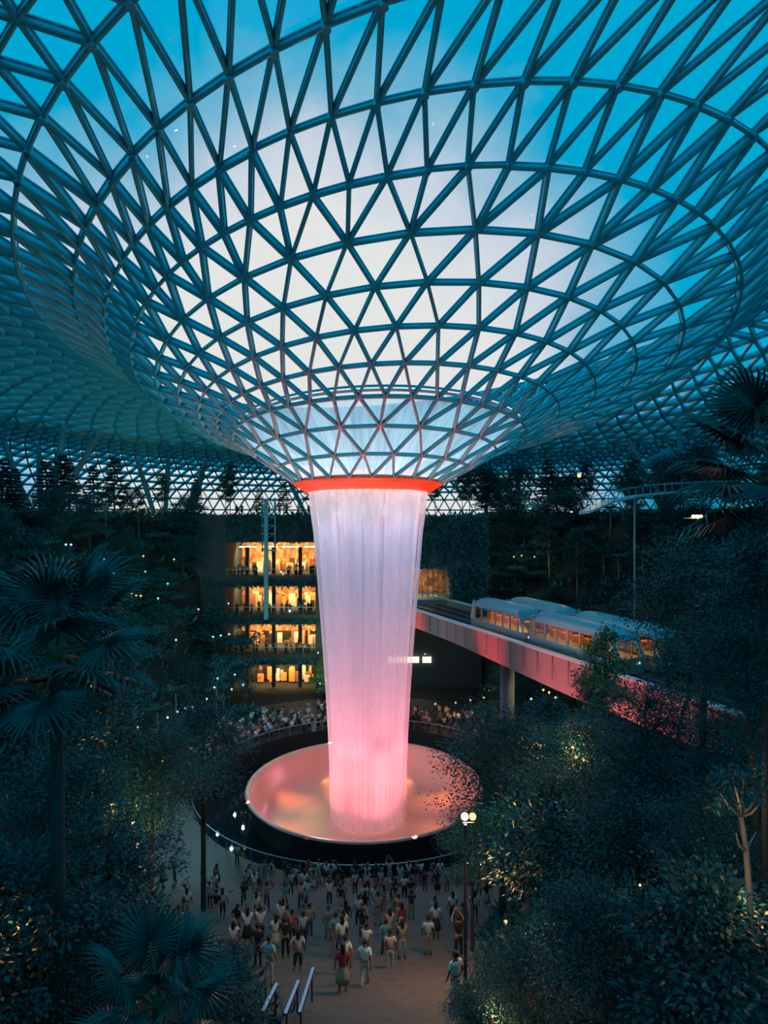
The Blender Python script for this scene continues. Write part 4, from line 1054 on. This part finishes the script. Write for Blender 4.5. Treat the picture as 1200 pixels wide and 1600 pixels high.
for px, py, Y, col, cn, pw in [(905, 743, 90, WARM, 'warm', 300), (893, 800, 96, COLD, 'cool white', 0), (210, 796, 98, WARM, 'warm', 120), (228, 798, 98, WARM, 'warm', 120), (312, 800, 104, WARM, 'warm', 140), (137, 785, 95, WARM, 'warm', 80), (326, 801, 104, WARM, 'warm', 60), (452, 790, 104, WARM, 'warm', 140), (740, 795, 104, COLD, 'cool white', 60), (828, 795, 100, COLD, 'cool white', 60)]:
    garden_lamp(px, py, Y, col, cn, pw, .3 if px == 905 else .16, tall=1.2, where='on the upper terrace')
for (cn, wh), os_ in lamps_.items():
    if len(os_) == 1: tag(os_[0], 'single small %s lamp glowing among leaves %s' % (cn, wh), 'lamp', 'garden lamps')
    else: label_row(os_, 'small %s lamp glowing among leaves ' % cn+wh+', %s', 'lamp', 'garden lamps '+wh)
# two floodlights under the canopy walkway
e = empty('twin_floodlight', at(1092, 807, 40)); tag(e, 'pair of bright warm floodlights on a bracket at upper right', 'floodlight')
MB().box((0, .25, -.1), (1.7, .08, .08)).build('bracket', M_dark, e)
for dx in (-.35, -.1, .12, .55): q = MB(); q.ball((dx, 0, 0), .11, 10, 7); q.build('bulb', emit_mat('flood_bulb', (1, .6, .25), 14), e)
point('glow', e, (0, -.3, 0), WARM, 160, .2)
MB().tube([(.1, .25, -.1), (.1, .25, at(0, 1000, 40).z-e.location.z-6)], .07, 8).build('pole', M_dark, e)
# twin-globe lamp post at the head of the stair
b = at(727, 1540, 22.3); e = empty('lamp_post', b); tag(e, 'slim black lamp post with two lit globes beside the golden tree', 'lamp')
MB().tube([(0, 0, -.6), (0, 0, 5.7)], [.07, .045], 10).build('post', M_dark, e)
MB().bar((-.1, 0, 5.75), (.35, 0, 5.75), .04, .04).build('crossarm', M_dark, e)
for dx, w_ in ((-.02, 10), (.26, 1.2)): q = MB(); q.ball((dx, 0, 5.98), .13, 14, 10); q.build('globe', emit_mat('globe_glass_%d' % w_, (1, .72, .38), w_), e, True)
point('glow', e, (.12, .25, 5.8), (1, .55, .2), 420, .15)
point('glow', e, (.12, .9, 4.6), (1, .55, .2), 260, .15)
# three lit handrail strips at lower left of the stair
hs = []
for (p0, p1) in (((411, 1578), (432, 1537)), ((446, 1582), (466, 1532)), ((468, 1580), (489, 1512))):
    a_, b_ = at(*p0, 18.0), at(*p1, 19.6); e = empty('light_strip', a_); d_ = b_-a_
    MB().bar((0, 0, 0), d_, .075, .05).build('tube_light', emit_mat('cool_tube', (.35, .55, .9), .4), e)
    MB().bar((0, 0, -.06), d_-Vector((0, 0, .06)), .12, .06).build('rail', M_dark, e)
    for t_ in (.08, .92): MB().box(tuple(d_*t_+Vector((0, 0, -.5))), (.05, .05, .9)).build('post', M_dark, e)
    hs.append(e)
label_row(hs, 'cool white light strip along a handrail near the bottom, %s', 'light', 'lit handrail strips')

# tree with amber-lit bare branches near the right edge
p0 = at(1177, 1500, 12.2); e = empty('bare_branched_tree', p0); tag(e, 'thin pale tree with amber-lit bare branches close to the right edge', 'tree')
T_ = [at(1177, 1500, 12.2), at(1171, 1400, 12.2), at(1166, 1330, 12.2), at(1158, 1275, 12.2)]
q = MB(); q.tube([T_[0]-p0-Vector((0, 0, 2.5))]+[p-p0 for p in T_], [.09, .075, .065, .055, .04], 8); q.build('trunk', M_barkp, e, True)
R_ = random.Random(3)
for (i, px, py, dy) in ((3, 1126, 1240, -.3), (3, 1137, 1216, .4), (3, 1162, 1212, -.4), (3, 1184, 1240, .2), (3, 1186, 1258, -.4), (2, 1150, 1302, -.3), (2, 1182, 1300, .3), (3, 1148, 1228, -.7)):
    b_ = at(px, py, 12.2+dy); m_ = T_[i].lerp(b_, .5)+Vector((R_.uniform(-.05, .05), 0, -.06))
    q = MB(); q.tube([T_[i]-p0, m_-p0, b_-p0], [.035, .025, .01], 6); q.build('branch', M_barkp, e, True)
c_ = np.array([tuple(at(R_.uniform(1110, 1196), R_.uniform(1195, 1265), 12.2+R_.uniform(-.6, .6))-p0) for _ in range(500)])
v, f = leaf_quads(c_, np.random.default_rng(8).normal(size=(500, 3)), .13, .5, np.random.default_rng(9)); link('crown', mesh('crown', v, f, M_leaf), e)
point('amber_glow', e, at(1150, 1290, 11.3)-p0, WARM, 22, .1)
point('amber_glow', e, at(1160, 1400, 11.6)-p0, WARM, 10, .1)
